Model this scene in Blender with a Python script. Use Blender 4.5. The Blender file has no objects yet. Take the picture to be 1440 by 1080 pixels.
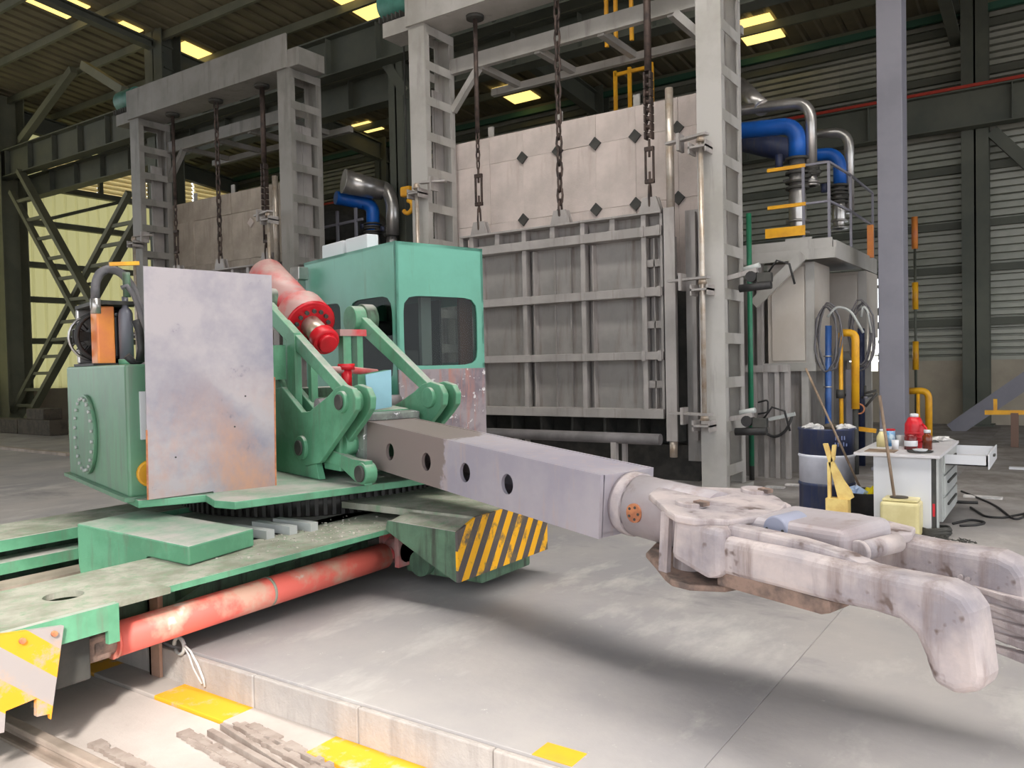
import bpy, bmesh, math, random
from mathutils import Vector as V, Matrix
random.seed(7)
S = bpy.context.scene
COL = S.collection
# ------------------------------------------------------------------ camera
F_PX, CXP, CYP, CAM_H = 1140.0, 720.0, 540.0, 1.7
_b = V((780, 45, F_PX)).normalized()            # towards the furnace line (+Y), seen in camera axes (right, up, forward)
_a = V((-1670, -5, F_PX))                       # along the furnace line (-X)
_X = -_a; _X = (_X - _b * _X.dot(_b)).normalized()
_Z = _X.cross(_b); _Z = _Z if _Z.y > 0 else -_Z
RGT, UPV, FWD = (V((_X[i], _b[i], _Z[i])) for i in range(3))
CAM = V((0, 0, CAM_H))
cd = bpy.data.cameras.new('camera'); cam = bpy.data.objects.new('camera', cd); COL.objects.link(cam)
cd.sensor_width = 36; cd.lens = 36 * F_PX / 1440; cd.clip_end = 300
m = Matrix((RGT, UPV, -FWD)).transposed().to_4x4(); m.translation = CAM; cam.matrix_world = m
S.camera = cam
# ------------------------------------------------------------------ sky, sun, exposure
w = bpy.data.worlds.new('overcast_sky'); S.world = w; w.use_nodes = True
bg = w.node_tree.nodes['Background']; bg.inputs[0].default_value = (0.90, 0.95, 1.0, 1); bg.inputs[1].default_value = 2.1
sd = bpy.data.lights.new('sun', 'SUN'); sd.energy = 4.6; sd.angle = math.radians(5); sd.color = (1, 0.95, 0.88)
sun = bpy.data.objects.new('sun', sd); COL.objects.link(sun)
sun.rotation_euler = V((-1.0, 0.95, -1.0)).to_track_quat('-Z', 'Y').to_euler()
S.view_settings.view_transform = 'Standard'; S.view_settings.look = 'None'
S.view_settings.gamma = 1; S.view_settings.use_curve_mapping = False
S.view_settings.exposure = 0.36
S.cycles.max_bounces = 8; S.cycles.diffuse_bounces = 5; S.cycles.use_denoising = True
S.cycles.sample_clamp_indirect = 8

def ray(px, py): return RGT * (px - CXP) + UPV * (CYP - py) + FWD * F_PX
def at(ax, val, px, py):                        # where the sight line through a photo pixel meets a real plane
    i = 'xyz'.index(ax); r = ray(px, py); return CAM + r * ((val - CAM[i]) / r[i])
# frame of the slewing upper machine: d = the way the arm points, l = across (away from the camera)
TH = math.radians(16); DV = V((math.cos(TH), -math.sin(TH), 0)); LV = V((math.sin(TH), math.cos(TH), 0)); ORG = V((-5.9, 4.3, 0)); ZV = V((0, 0, 1))
def L(d, l, z): return ORG + DV * d + LV * l + ZV * z
def onp(n, c, px, py): r = ray(px, py); return CAM + r * (((ORG - CAM).dot(n) + c) / r.dot(n))

# ------------------------------------------------------------------ materials
def lin(c):
    return tuple((x / 255 / 12.92) if x / 255 <= .04045 else ((x / 255 + .055) / 1.055) ** 2.4 for x in c) + (1,)
class NT:
    def __init__(s, name):
        s.m = bpy.data.materials.new(name); s.m.use_nodes = True; s.t = s.m.node_tree; s.n = s.t.nodes
        s.p = s.n['Principled BSDF']; s.co = s.n.new('ShaderNodeTexCoord')
    def lk(s, a, b): s.t.links.new(a, b)
    def noise(s, sc, det=5, rough=.6, vec=(1, 1, 1)):
        mp = s.n.new('ShaderNodeMapping'); mp.inputs['Scale'].default_value = vec; s.lk(s.co.outputs['Object'], mp.inputs[0])
        n = s.n.new('ShaderNodeTexNoise'); n.inputs['Scale'].default_value = sc; n.inputs['Detail'].default_value = det; n.inputs['Roughness'].default_value = rough
        s.lk(mp.outputs[0], n.inputs['Vector']); return n.outputs['Fac']
    def ramp(s, f, a, b):
        r = s.n.new('ShaderNodeMapRange'); r.inputs[1].default_value = a; r.inputs[2].default_value = b; r.clamp = True; s.lk(f, r.inputs[0]); return r.outputs[0]
    def math(s, op, a, b=None):
        x = s.n.new('ShaderNodeMath'); x.operation = op
        for i, q in enumerate((a, b)):
            if q is None: continue
            if isinstance(q, (int, float)): x.inputs[i].default_value = q
            else: s.lk(q, x.inputs[i])
        return x.outputs[0]
    def mix(s, f, a, b):
        x = s.n.new('ShaderNodeMix'); x.data_type = 'RGBA'
        if isinstance(f, (int, float)): x.inputs[0].default_value = f
        else: s.lk(f, x.inputs[0])
        for i, q in ((6, a), (7, b)):
            if isinstance(q, tuple): x.inputs[i].default_value = q
            else: s.lk(q, x.inputs[i])
        return x.outputs[2]
def M(name, c1, c2=None, sc=3, lo=.42, hi=.62, rough=.6, metal=0, streak=None, ssc=4, slo=.5, shi=.68, dust=None, dlo=.35, bump=0, bsc=30, spots=None):
    t = NT(name); col = lin(c1)
    if c2: col = t.mix(t.ramp(t.noise(sc), lo, hi), col, lin(c2))
    if streak: col = t.mix(t.ramp(t.noise(ssc, 6, .65, (3, 3, .35)), slo, shi), col, lin(streak))
    if spots: col = t.mix(t.ramp(t.noise(spots[1], 3, .7), spots[2], spots[2] + .05), col, lin(spots[0]))
    if dust:
        g = t.n.new('ShaderNodeNewGeometry'); sp = t.n.new('ShaderNodeSeparateXYZ'); t.lk(g.outputs['Normal'], sp.inputs[0])
        f = t.math('MULTIPLY', t.ramp(sp.outputs[2], .55, .9), t.ramp(t.noise(2.5, 6, .7), dlo - .2, dlo + .1)); col = t.mix(f, col, lin(dust))
    if isinstance(col, tuple): t.p.inputs['Base Color'].default_value = col
    else: t.lk(col, t.p.inputs['Base Color'])
    t.p.inputs['Roughness'].default_value = rough; t.p.inputs['Metallic'].default_value = metal
    if bump:
        b = t.n.new('ShaderNodeBump'); b.inputs['Strength'].default_value = bump; b.inputs['Distance'].default_value = .02
        t.lk(t.noise(bsc, 6), b.inputs['Height']); t.lk(b.outputs[0], t.p.inputs['Normal'])
    return t.m
def stripes(name, ca, cb, axis, k, freq, wear, ph=0.0):
    t = NT(name); sp = t.n.new('ShaderNodeSeparateXYZ'); t.lk(t.co.outputs['Object'], sp.inputs[0])
    s_ = t.math('ADD', t.math('MULTIPLY', sp.outputs['xyz'.index(axis)], freq), t.math('MULTIPLY', sp.outputs[2], freq * k))
    f = t.math('GREATER_THAN', t.math('FRACT', t.math('ADD', s_, ph + 20)), .5)
    col = t.mix(f, lin(cb), lin(ca)); col = t.mix(t.ramp(t.noise(7, 6, .75), .52, .66), col, lin(wear))
    t.lk(col, t.p.inputs['Base Color']); t.p.inputs['Roughness'].default_value = .6; return t.m
def emit(name, c, st):
    t = NT(name); t.p.inputs['Base Color'].default_value = lin(c); t.p.inputs['Emission Color'].default_value = lin(c); t.p.inputs['Emission Strength'].default_value = st; return t.m

GREEN = M('green_paint', (104, 164, 130), (84, 140, 108), 2.2, rough=.5, streak=(104, 124, 104), slo=.54, shi=.75, dust=(176, 172, 166), dlo=.5, bump=.15)
GREEN_D = M('grimy_green_paint', (92, 122, 98), (72, 96, 78), 3, rough=.6, streak=(60, 66, 56), dust=(168, 164, 158), dlo=.4, bump=.2)
CABG = M('cab_green_paint', (100, 166, 146), (94, 156, 136), 1.5, rough=.42, streak=(92, 132, 110), ssc=3, slo=.6, shi=.85)
TANKG = M('tank_green_paint', (96, 142, 112), (88, 126, 102), 1.6, rough=.42, streak=(100, 108, 98), slo=.5, shi=.75)
DECK = M('dusty_deck_paint', (158, 156, 144), (126, 128, 112), 4, rough=.75, streak=(120, 142, 116), bump=.3, bsc=40)
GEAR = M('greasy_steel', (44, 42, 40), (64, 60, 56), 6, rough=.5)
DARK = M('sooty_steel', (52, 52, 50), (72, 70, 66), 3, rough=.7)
SCRAP = M('bleached_scrap_steel', (160, 148, 140), (134, 120, 112), 5, rough=.7)
REDP = M('red_paint', (196, 62, 66), (170, 132, 128), 3.0, lo=.4, hi=.58, rough=.5, dust=(196, 172, 166), dlo=.5)
REDB = M('bright_red_paint', (208, 24, 40), (180, 20, 32), 3, rough=.4)
ORED = M('faded_red_cylinder_paint', (222, 104, 92), (204, 160, 140), 2.6, lo=.5, hi=.62, rough=.5, spots=((206, 190, 178), 5, .66))
def shield_mat():
    t = NT('heat_tinted_steel'); col = t.mix(t.ramp(t.noise(1.3, 6, .62), .42, .66), lin((174, 166, 170)), lin((130, 128, 143)))
    sp = t.n.new('ShaderNodeSeparateXYZ'); t.lk(t.co.outputs['Object'], sp.inputs[0])
    low = t.math('MULTIPLY', t.ramp(sp.outputs[2], .15, -.55), t.ramp(t.noise(2.6, 6, .7, (1, 1, .6)), .4, .66)); col = t.mix(low, col, lin((186, 146, 126)))
    col = t.mix(t.ramp(t.noise(5, 6, .75), .62, .72), col, lin((118, 115, 126)))
    t.lk(col, t.p.inputs['Base Color']); t.p.inputs['Roughness'].default_value = .5; t.p.inputs['Metallic'].default_value = .1; return t.m
SHIELD = shield_mat()
RUST = M('rust_edge', (196, 128, 88), (150, 92, 66), 8, rough=.8)
ARM = M('scaled_arm_steel', (176, 168, 172), (160, 148, 150), 1.4, rough=.5, metal=.1, streak=(146, 128, 122), ssc=3, slo=.55, shi=.75, bump=.1)
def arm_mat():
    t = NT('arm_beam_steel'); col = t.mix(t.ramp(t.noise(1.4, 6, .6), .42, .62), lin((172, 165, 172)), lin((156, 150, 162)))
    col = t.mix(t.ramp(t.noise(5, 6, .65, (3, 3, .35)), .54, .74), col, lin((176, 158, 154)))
    sp = t.n.new('ShaderNodeSeparateXYZ'); t.lk(t.co.outputs['Object'], sp.inputs[0])      # darker, browner length next to the collar, with an uneven edge
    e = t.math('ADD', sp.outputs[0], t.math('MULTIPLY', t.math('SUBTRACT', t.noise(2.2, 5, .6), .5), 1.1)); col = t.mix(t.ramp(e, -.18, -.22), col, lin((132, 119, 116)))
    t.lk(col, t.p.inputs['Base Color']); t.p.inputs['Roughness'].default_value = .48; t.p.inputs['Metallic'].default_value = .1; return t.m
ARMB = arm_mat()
JAW = M('scorched_forging_steel', (190, 177, 175), (144, 137, 143), 3.2, lo=.4, hi=.66, rough=.55, streak=(118, 100, 95), ssc=2.2, slo=.52, shi=.74, bump=.5, bsc=11, spots=((104, 88, 84), 6, .63))
JAWR = M('rusty_scale', (142, 118, 106), (98, 84, 78), 9, rough=.85, bump=.4)
STEEL = M('furnace_grey_steel', (170, 163, 160), (152, 146, 143), 1.2, rough=.5, metal=.15, streak=(120, 112, 106), ssc=2, slo=.55, shi=.8)
STEELP = M('furnace_sheet_steel', (164, 158, 155), (140, 136, 134), .9, rough=.45, metal=.2, streak=(118, 104, 98), ssc=2.2, slo=.52, shi=.78)
PORTAL = M('portal_grey_paint', (176, 172, 168), (158, 154, 148), 1.0, rough=.5, metal=.1, streak=(126, 120, 114), ssc=1.5, slo=.58, shi=.8)
PORTAL2 = M('sooty_portal_paint', (138, 134, 130), (120, 117, 112), 1.0, rough=.55, streak=(92, 88, 84), ssc=1.5, slo=.55, shi=.8)  # darker version of the portal paint, for the left portal only
REFR2 = M('sooty_ceramic_fibre', (184, 172, 160), (164, 152, 140), 1.6, rough=.95, streak=(146, 130, 118), ssc=2, slo=.55, shi=.8, bump=.3)  # darker version of the fibre colour, for the left furnace front
CABM = M('cabinet_beige_steel', (192, 184, 176), (178, 168, 158), .8, rough=.5)
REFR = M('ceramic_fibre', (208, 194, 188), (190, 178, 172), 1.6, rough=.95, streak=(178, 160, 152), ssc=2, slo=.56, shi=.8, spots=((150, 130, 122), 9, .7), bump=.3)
CHAIN = M('rusty_chain_steel', (88, 74, 68), (62, 54, 52), 8, rough=.6, metal=.5)
BRIGHT = M('bright_steel_rod', (206, 196, 186), (180, 160, 140), 4, rough=.35, metal=.5)
SILVER = M('galvanised_duct', (196, 192, 190), (170, 166, 164), 3, rough=.3, metal=.8)
BLUE = M('blue_duct_paint', (18, 96, 190), (24, 84, 168), 2, rough=.4)
BLUED = M('dark_blue_paint', (40, 50, 84), (52, 60, 92), 4, rough=.5, streak=(70, 70, 80))
YEL = M('yellow_pipe_paint', (238, 176, 32), (214, 150, 40), 3, rough=.45)
ORANGE = M('orange_radiator_paint', (240, 150, 72), (226, 132, 84), 3, rough=.45)
COLUMN = M('grey_column_paint', (130, 128, 138), (122, 120, 130), 1.4, rough=.55)
BEAMG = M('dark_girder_paint', (92, 94, 84), (80, 84, 76), 1, rough=.6)
BEAML = M('olive_column_paint', (118, 118, 100), (104, 106, 90), .8, rough=.6)
def concrete():
    t = NT('concrete_floor'); col = t.mix(t.ramp(t.noise(.5, 6, .62), .36, .66), lin((170, 164, 161)), lin((144, 141, 143)))
    col = t.mix(t.ramp(t.noise(1.6, 6, .7, (1, .45, 1)), .54, .74), col, lin((188, 184, 180)))
    col = t.mix(t.ramp(t.noise(.8, 7, .68, (.6, 1.2, 1)), .58, .76), col, lin((112, 110, 114)))
    col = t.mix(t.ramp(t.noise(9, 5, .8), .66, .74), col, lin((196, 192, 188)))
    sp = t.n.new('ShaderNodeSeparateXYZ'); t.lk(t.co.outputs['Object'], sp.inputs[0])            # trodden dirt deeper in the hall
    dirt = t.math('MULTIPLY', t.ramp(t.math('ADD', sp.outputs[1], t.math('MULTIPLY', t.noise(.7, 6, .7), 6)), -3.5, 1.5), t.ramp(t.noise(2.2, 7, .7), .3, .62)); col = t.mix(dirt, col, lin((116, 109, 104)))
    t.lk(col, t.p.inputs['Base Color']); t.p.inputs['Roughness'].default_value = .62
    b = t.n.new('ShaderNodeBump'); b.inputs['Strength'].default_value = .15; b.inputs['Distance'].default_value = .02; t.lk(t.noise(14, 6), b.inputs['Height']); t.lk(b.outputs[0], t.p.inputs['Normal']); return t.m
CONC = concrete()
PITC = M('dusty_pit_concrete', (186, 176, 170), (172, 162, 156), 1.2, rough=.85, bump=.3, bsc=16)
KERB = M('kerb_concrete', (172, 164, 158), (160, 154, 150), 2.2, rough=.85, streak=(154, 147, 142), bump=.4, bsc=24)
def kerb_paint():
    t = NT('kerb_strip_paint'); sp = t.n.new('ShaderNodeSeparateXYZ'); t.lk(t.co.outputs['Object'], sp.inputs[0])
    f = t.math('GREATER_THAN', .495, t.math('FRACT', t.math('MULTIPLY', t.math('ADD', sp.outputs[0], 200 * 1.3), 1 / 1.3)))
    f = t.math('MULTIPLY', f, t.ramp(t.noise(6, 6, .7), .7, .52))
    t.lk(t.mix(f, t.mix(t.ramp(t.noise(2), .4, .6), lin((178, 168, 162)), lin((166, 158, 152))), lin((226, 162, 28))), t.p.inputs['Base Color']); t.p.inputs['Roughness'].default_value = .8; return t.m
KPAINT = kerb_paint()
YPAINT = M('yellow_floor_paint', (226, 164, 30), (218, 158, 44), 5, rough=.7)
RAILM = M('worn_rail_steel', (176, 160, 148), (150, 136, 124), 3, rough=.5, metal=.3)
BUMP1 = stripes('hazard_stripes_pale', (236, 156, 30), (158, 150, 148), 'y', 1.1, 3.0, (170, 150, 138), 1.15)
BUMP2 = stripes('hazard_stripes_dark', (242, 176, 8), (84, 76, 76), 'y', -0.62, 6.0, (104, 92, 72))
WHITEP = M('white_desk_laminate', (206, 202, 204), (196, 192, 196), 3, rough=.4)
WHITE = M('white_paint', (204, 204, 208), None, rough=.45)
GREYM = M('grey_cabinet_metal', (184, 186, 184), (174, 176, 174), 2, rough=.45)
BLACK = M('black_rubber', (34, 33, 34), (48, 46, 46), 6, rough=.6)
HOSE = M('grey_hose_rubber', (92, 90, 94), (110, 106, 108), 5, rough=.5)
WOOD = M('worn_wood', (150, 128, 108), (122, 102, 86), 6, rough=.8, streak=(96, 80, 68))
PALEWOOD = M('pale_timber', (232, 204, 128), (216, 180, 108), 7, rough=.75)
DKWOOD = M('dark_timber_baulk', (84, 76, 66), (66, 60, 52), 6, rough=.85)
CAN = M('yellowed_plastic', (216, 204, 154), (200, 186, 134), 3, rough=.4)
BROWNG = M('brown_bottle_glass', (122, 54, 22), (92, 36, 16), 3, rough=.15)
DRED = M('dark_red_jar', (120, 24, 26), (92, 20, 22), 3, rough=.2)
LBLUE = M('light_blue_paint', (142, 186, 200), (132, 176, 190), 2, rough=.4)
TEALM = M('teal_motor_paint', (72, 128, 116), (56, 104, 94), 3, rough=.5)
GPIPE = M('green_pipe_paint', (34, 118, 84), (40, 100, 76), 3, rough=.45)
SHEETR = M('galvanised_wall_sheet', (172, 172, 162), (150, 152, 140), .7, rough=.5, metal=.25)
SHEETROOF = M('roof_sheet', (124, 116, 94), (106, 100, 82), .6, rough=.6)
MASON = M('rendered_wall_base', (176, 166, 150), (160, 150, 136), .9, rough=.9)
RAG = M('rag_cloth', (214, 210, 208), (180, 178, 178), 9, rough=.95)
YRAG = M('yellow_bag', (236, 216, 30), (226, 200, 24), 6, rough=.6)
BRAG = M('blue_white_bag', (190, 208, 232), (150, 176, 220), 6, rough=.6)
CRUMB = M('slag_crumbs', (206, 198, 188), (150, 144, 136), 12, rough=.9)
def translucent(name, c, amt):
    t = NT(name); t.p.inputs['Base Color'].default_value = lin(c); t.p.inputs['Roughness'].default_value = .7
    tr = t.n.new('ShaderNodeBsdfTranslucent'); tr.inputs[0].default_value = lin(c); mx = t.n.new('ShaderNodeMixShader'); mx.inputs[0].default_value = amt
    t.lk(t.p.outputs[0], mx.inputs[1]); t.lk(tr.outputs[0], mx.inputs[2]); t.lk(mx.outputs[0], t.n['Material Output'].inputs[0]); return t.m
LWALL = translucent('yellow_translucent_sheet', (206, 198, 140), .3)
LOUV = translucent('pale_louvre_sheet', (238, 228, 196), .5)
SKYL = emit('daylit_rooflight', (255, 222, 132), 1.15)
def glass(name, c, rough=.05, alpha=.25):
    t = NT(name); t.p.inputs['Base Color'].default_value = lin(c); t.p.inputs['Roughness'].default_value = rough
    tr = t.n.new('ShaderNodeBsdfTransparent'); mx = t.n.new('ShaderNodeMixShader'); mx.inputs[0].default_value = alpha
    t.lk(tr.outputs[0], mx.inputs[1]); t.lk(t.p.outputs[0], mx.inputs[2]); t.lk(mx.outputs[0], t.n['Material Output'].inputs[0]); return t.m
def cab_glass():
    t = NT('cab_window_glass'); tr = t.n.new('ShaderNodeBsdfTransparent'); tr.inputs[0].default_value = (.62, .66, .64, 1)
    gl = t.n.new('ShaderNodeBsdfAnisotropic'); gl.inputs['Roughness'].default_value = .03; gl.inputs[0].default_value = (1, 1, 1, 1)
    mx = t.n.new('ShaderNodeMixShader'); mx.inputs[0].default_value = .012; t.lk(tr.outputs[0], mx.inputs[1]); t.lk(gl.outputs[0], mx.inputs[2]); t.lk(mx.outputs[0], t.n['Material Output'].inputs[0]); return t.m
GLASS = cab_glass()

# ------------------------------------------------------------------ mesh builder
class MB:
    def __init__(s): s.v = []; s.f = []; s.sm = []
    def add(s, vs, fs, sm=False):
        o = len(s.v); s.v += [V(v) for v in vs]; s.f += [[o + i for i in f] for f in fs]; s.sm += [sm] * len(fs); return s
    def hexa(s, p): return s.add(p, [(3, 2, 1, 0), (4, 5, 6, 7), (0, 1, 5, 4), (1, 2, 6, 5), (2, 3, 7, 6), (3, 0, 4, 7)])
    def box(s, x0, x1, y0, y1, z0, z1): return s.hexa([(x0, y0, z0), (x1, y0, z0), (x1, y1, z0), (x0, y1, z0), (x0, y0, z1), (x1, y0, z1), (x1, y1, z1), (x0, y1, z1)])
    def lb(s, d0, d1, l0, l1, z0, z1):
        return s.hexa([L(d0, l0, z0), L(d1, l0, z0), L(d1, l1, z0), L(d0, l1, z0), L(d0, l0, z1), L(d1, l0, z1), L(d1, l1, z1), L(d0, l1, z1)])
    def bar(s, p, q, a, b, up=ZV):             # rectangular bar from p to q, a across, b along up
        p, q = V(p), V(q); n = (q - p).normalized(); u = V(up); x = n.cross(u)
        if x.length < 1e-4: x = n.cross(V((1, 0, 0)))
        x.normalize(); y = x.cross(n).normalized(); x *= a / 2; y *= b / 2
        return s.hexa([p - x - y, p + x - y, p + x + y, p - x + y, q - x - y, q + x - y, q + x + y, q - x + y])
    def cyl(s, p, q, r, n=16, r2=None):
        p, q = V(p), V(q); r2 = r if r2 is None else r2; a = (q - p).normalized(); x = a.orthogonal().normalized(); y = a.cross(x); o = len(s.v)
        for c, rr in ((p, r), (q, r2)):
            s.v += [c + (x * math.cos(2 * math.pi * i / n) + y * math.sin(2 * math.pi * i / n)) * rr for i in range(n)]
        s.f += [[o + i, o + (i + 1) % n, o + n + (i + 1) % n, o + n + i] for i in range(n)]; s.sm += [True] * n
        s.f += [[o + i for i in range(n)][::-1], [o + n + i for i in range(n)]]; s.sm += [False] * 2; return s
    def tube(s, pts, r, n=8, closed=False):
        pts = [V(p) for p in pts]; k = len(pts); o = len(s.v); x = None
        for i, p in enumerate(pts):
            if closed: t = (pts[(i + 1) % k] - pts[i - 1]).normalized()
            else: t = (pts[min(i + 1, k - 1)] - pts[max(i - 1, 0)]).normalized()
            x = t.orthogonal().normalized() if x is None else (x - t * x.dot(t)).normalized()
            y = t.cross(x)
            s.v += [p + (x * math.cos(2 * math.pi * j / n) + y * math.sin(2 * math.pi * j / n)) * r for j in range(n)]
        for i in range(k if closed else k - 1):
            for j in range(n):
                a, b = o + i * n, o + ((i + 1) % k) * n
                s.f.append([a + j, a + (j + 1) % n, b + (j + 1) % n, b + j]); s.sm.append(True)
        if not closed:
            s.f += [[o + j for j in range(n)][::-1], [o + (k - 1) * n + j for j in range(n)]]; s.sm += [False] * 2
        return s
    def prism(s, poly, vec):
        n = len(poly); vec = V(vec); a = [V(p) for p in poly]
        return s.add(a + [p + vec for p in a], [list(range(n))[::-1], list(range(n, 2 * n))] + [[i, (i + 1) % n, n + (i + 1) % n, n + i] for i in range(n)])
    def lathe(s, base, prof, n=20, axis=ZV):
        axis = V(axis).normalized(); x = axis.orthogonal().normalized(); y = axis.cross(x); o = len(s.v); b = V(base)
        for r, h in prof: s.v += [b + axis * h + (x * math.cos(2 * math.pi * i / n) + y * math.sin(2 * math.pi * i / n)) * max(r, 1e-4) for i in range(n)]
        for k in range(len(prof) - 1):
            for i in range(n): s.f.append([o + k * n + i, o + k * n + (i + 1) % n, o + (k + 1) * n + (i + 1) % n, o + (k + 1) * n + i]); s.sm.append(True)
        e = o + (len(prof) - 1) * n; s.f += [[o + i for i in range(n)][::-1], [e + i for i in range(n)]]; s.sm += [False] * 2; return s
    def holeplate(s, o, u, w, U, W, holes, th, n=32, p=2.0):   # plate spanned by u,w with holes (cu,cw,ru,rw), thickness along u x w
        o, u, w = V(o), V(u).normalized(), V(w).normalized(); nn = u.cross(w) * th
        cuts = [0] + [(holes[i][0] + holes[i + 1][0]) / 2 for i in range(len(holes) - 1)] + [U]
        for (cu, cw, ru, rw), a, b in zip(holes, cuts, cuts[1:]):
            ang = sorted([2 * math.pi * (i + .5) / n for i in range(n)] + [math.atan2(y - cw, x - cu) % (2 * math.pi) for x in (a, b) for y in (0, W)])
            inn, out = [], []
            for t in ang:
                c, q = math.cos(t), math.sin(t)
                r = (abs(c / ru) ** p + abs(q / rw) ** p) ** (-1 / p)
                inn.append((cu + c * r, cw + q * r))
                k = min(((b - cu) / c if c > 1e-9 else (a - cu) / c if c < -1e-9 else 1e9), ((W - cw) / q if q > 1e-9 else -cw / q if q < -1e-9 else 1e9))
                out.append((cu + c * k, cw + q * k))
            m_ = len(ang); P = lambda h, z: o + u * h[0] + w * h[1] + nn * z
            vs = [P(h, 0) for h in inn] + [P(h, 0) for h in out] + [P(h, 1) for h in inn] + [P(h, 1) for h in out]
            fs = []
            for i in range(m_):
                j = (i + 1) % m_
                fs += [[i, m_ + i, m_ + j, j][::-1], [2 * m_ + i, 3 * m_ + i, 3 * m_ + j, 2 * m_ + j], [i, j, 2 * m_ + j, 2 * m_ + i], [m_ + j, m_ + i, 3 * m_ + i, 3 * m_ + j]]
            s.add(vs, fs)
        return s
    def build(s, name, mat, parent=None, bev=0, seg=2, kind=None, label=None):
        lo = V((min(v[i] for v in s.v) for i in range(3))); hi = V((max(v[i] for v in s.v) for i in range(3)))
        c = (lo + hi) / 2
        if parent is None: c.z = lo.z
        me = bpy.data.meshes.new(name); me.from_pydata([v - c for v in s.v], [], s.f); me.materials.append(mat)
        me.polygons.foreach_set('use_smooth', s.sm)
        b = bmesh.new(); b.from_mesh(me); bmesh.ops.recalc_face_normals(b, faces=b.faces); b.to_mesh(me); b.free()
        ob = bpy.data.objects.new(name, me); COL.objects.link(ob); ob.location = c
        if parent is not None: put(ob, parent)
        if bev:
            q = ob.modifiers.new('edge', 'BEVEL'); q.width = bev; q.segments = seg; q.limit_method = 'ANGLE'; q.angle_limit = .6
        if kind: ob['kind'] = kind
        if label: ob['label'] = label
        return ob
def wloc(o):
    p = V(o.location)
    while o.parent: o = o.parent; p += o.location
    return p
def put(ob, parent): ob.location = V(ob.location) - wloc(parent); ob.parent = parent
def inst(src, parent, loc, rot=None, name=None):     # another piece sharing the mesh of src; loc in world
    o = src.copy(); COL.objects.link(o); o.parent = None; o.location = loc
    if rot is not None: o.rotation_euler = rot
    if parent is not None: put(o, parent)
    return o
def thing(name, label, cat, loc=(0, 0, 0), group=None, kind=None):
    o = bpy.data.objects.new(name, None); COL.objects.link(o); o.location = loc; return tag(o, label, cat, group, kind)
def tag(o, label, cat, group=None, kind=None):
    o['label'] = label; o['category'] = cat
    if group: o['group'] = group
    if kind: o['kind'] = kind
    return o
def struct(o, label=None, cat='structure'):
    o['kind'] = 'structure'
    if label: o['label'] = label
    o['category'] = cat; return o
def arc(c, u, w, r, a0, a1, n=8): return [V(c) + V(u) * (r * math.cos(a0 + (a1 - a0) * i / n)) + V(w) * (r * math.sin(a0 + (a1 - a0) * i / n)) for i in range(n + 1)]
def bend(pts, r, n=6):                               # polyline with rounded corners
    pts = [V(p) for p in pts]; out = [pts[0]]
    for a, b, c in zip(pts, pts[1:], pts[2:]):
        u, v = (a - b).normalized(), (c - b).normalized(); k = min(r, (a - b).length * .49, (c - b).length * .49)
        for i in range(n + 1):
            t = i / n; out.append((b + u * k) * (1 - t) ** 2 + b * 2 * t * (1 - t) + (b + v * k) * t * t)
    return out + [pts[-1]]


# ================================================================== the hall
def zr(y): return 10.0 + (22.5 - y) * 0.1
def at_roof(px, py):
    r = ray(px, py); t = (10.0 + 2.25 - CAM.z) / (r.z + .1 * r.y); return CAM + r * t
BAYX = [-29.4, -20.6, -11.75, -2.17, 6.6, 15.4]
# floor: slabs with open joints, kerb, sunken rail track
fl = struct(thing('floor', 'worn grey concrete hall floor with dark stains and joints', 'floor', (0, 0, 0)), cat='floor')
xs = [-31, -26.3, -21.3, -16.3, -11.3, -6.27, -1.25, 3.75, 8.75, 30]
for a, b in zip(xs, xs[1:]):
    MB().box(a + .001, b - .001, 2.9, 24, -.6, 0).build('floor_slab', CONC, fl, bev=.004)
MB().box(-31, 30, 2.92, 23.9, -.7, -.02).build('joint_bed', DARK, fl)
random.seed(3)
kb = MB()
x = -31
while x < 12:                                        # kerb face cast in uneven lengths
    n = x + random.uniform(.5, 1.1); kb.box(x + .003, n - .003, 2.865 + random.uniform(-.006, .006), 2.9, -.4, -.012 + random.uniform(-.006, 0)); x = n
kb.build('kerb_face', KERB, fl, bev=.008)
MB().box(-60, 60, -70, 2.66, -.8, -.215).build('pit_floor', PITC, fl)
MB().box(-31, 30, 2.665, 2.87, -.8, -.195).build('kerb_strip', KPAINT, fl, bev=.006)
MB().box(-1.92, -1.72, 2.9, 3.03, -.001, .003).build('paint_mark', YPAINT, fl)
# roof
rf = struct(thing('ceiling', 'sloping sheet metal hall roof with rooflights', 'roof', (0, 0, 10)), cat='roof')
def roofsheet(x0, x1):
    mb = MB(); n = int(round((x1 - x0) / .45)); st = (x1 - x0) / n; prof = []
    for i in range(n): prof += [(x0 + i * st, 0), (x0 + i * st + st * .3, 0), (x0 + i * st + st * .4, .05), (x0 + i * st + st * .6, .05), (x0 + i * st + st * .7, 0)]
    prof.append((x1, 0)); vs = []
    for yy in (-4.2, 22.7): vs += [(px_, yy, zr(yy) + dz) for px_, dz in prof]
    k = len(prof); mb.add(vs, [[i, i + 1, k + i + 1, k + i] for i in range(k - 1)]); return mb
edges = [-31] + BAYX[1:] + [30]
for a, b in zip(edges, edges[1:]): roofsheet(a, b).build('roof_sheet', SHEETROOF, rf)
for i in range(18):
    yy = -3.6 + i * 1.52
    MB().box(-31, 30, yy, yy + .09, zr(yy) - .24, zr(yy) - .03).build('purlin', BEAML, rf)
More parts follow.
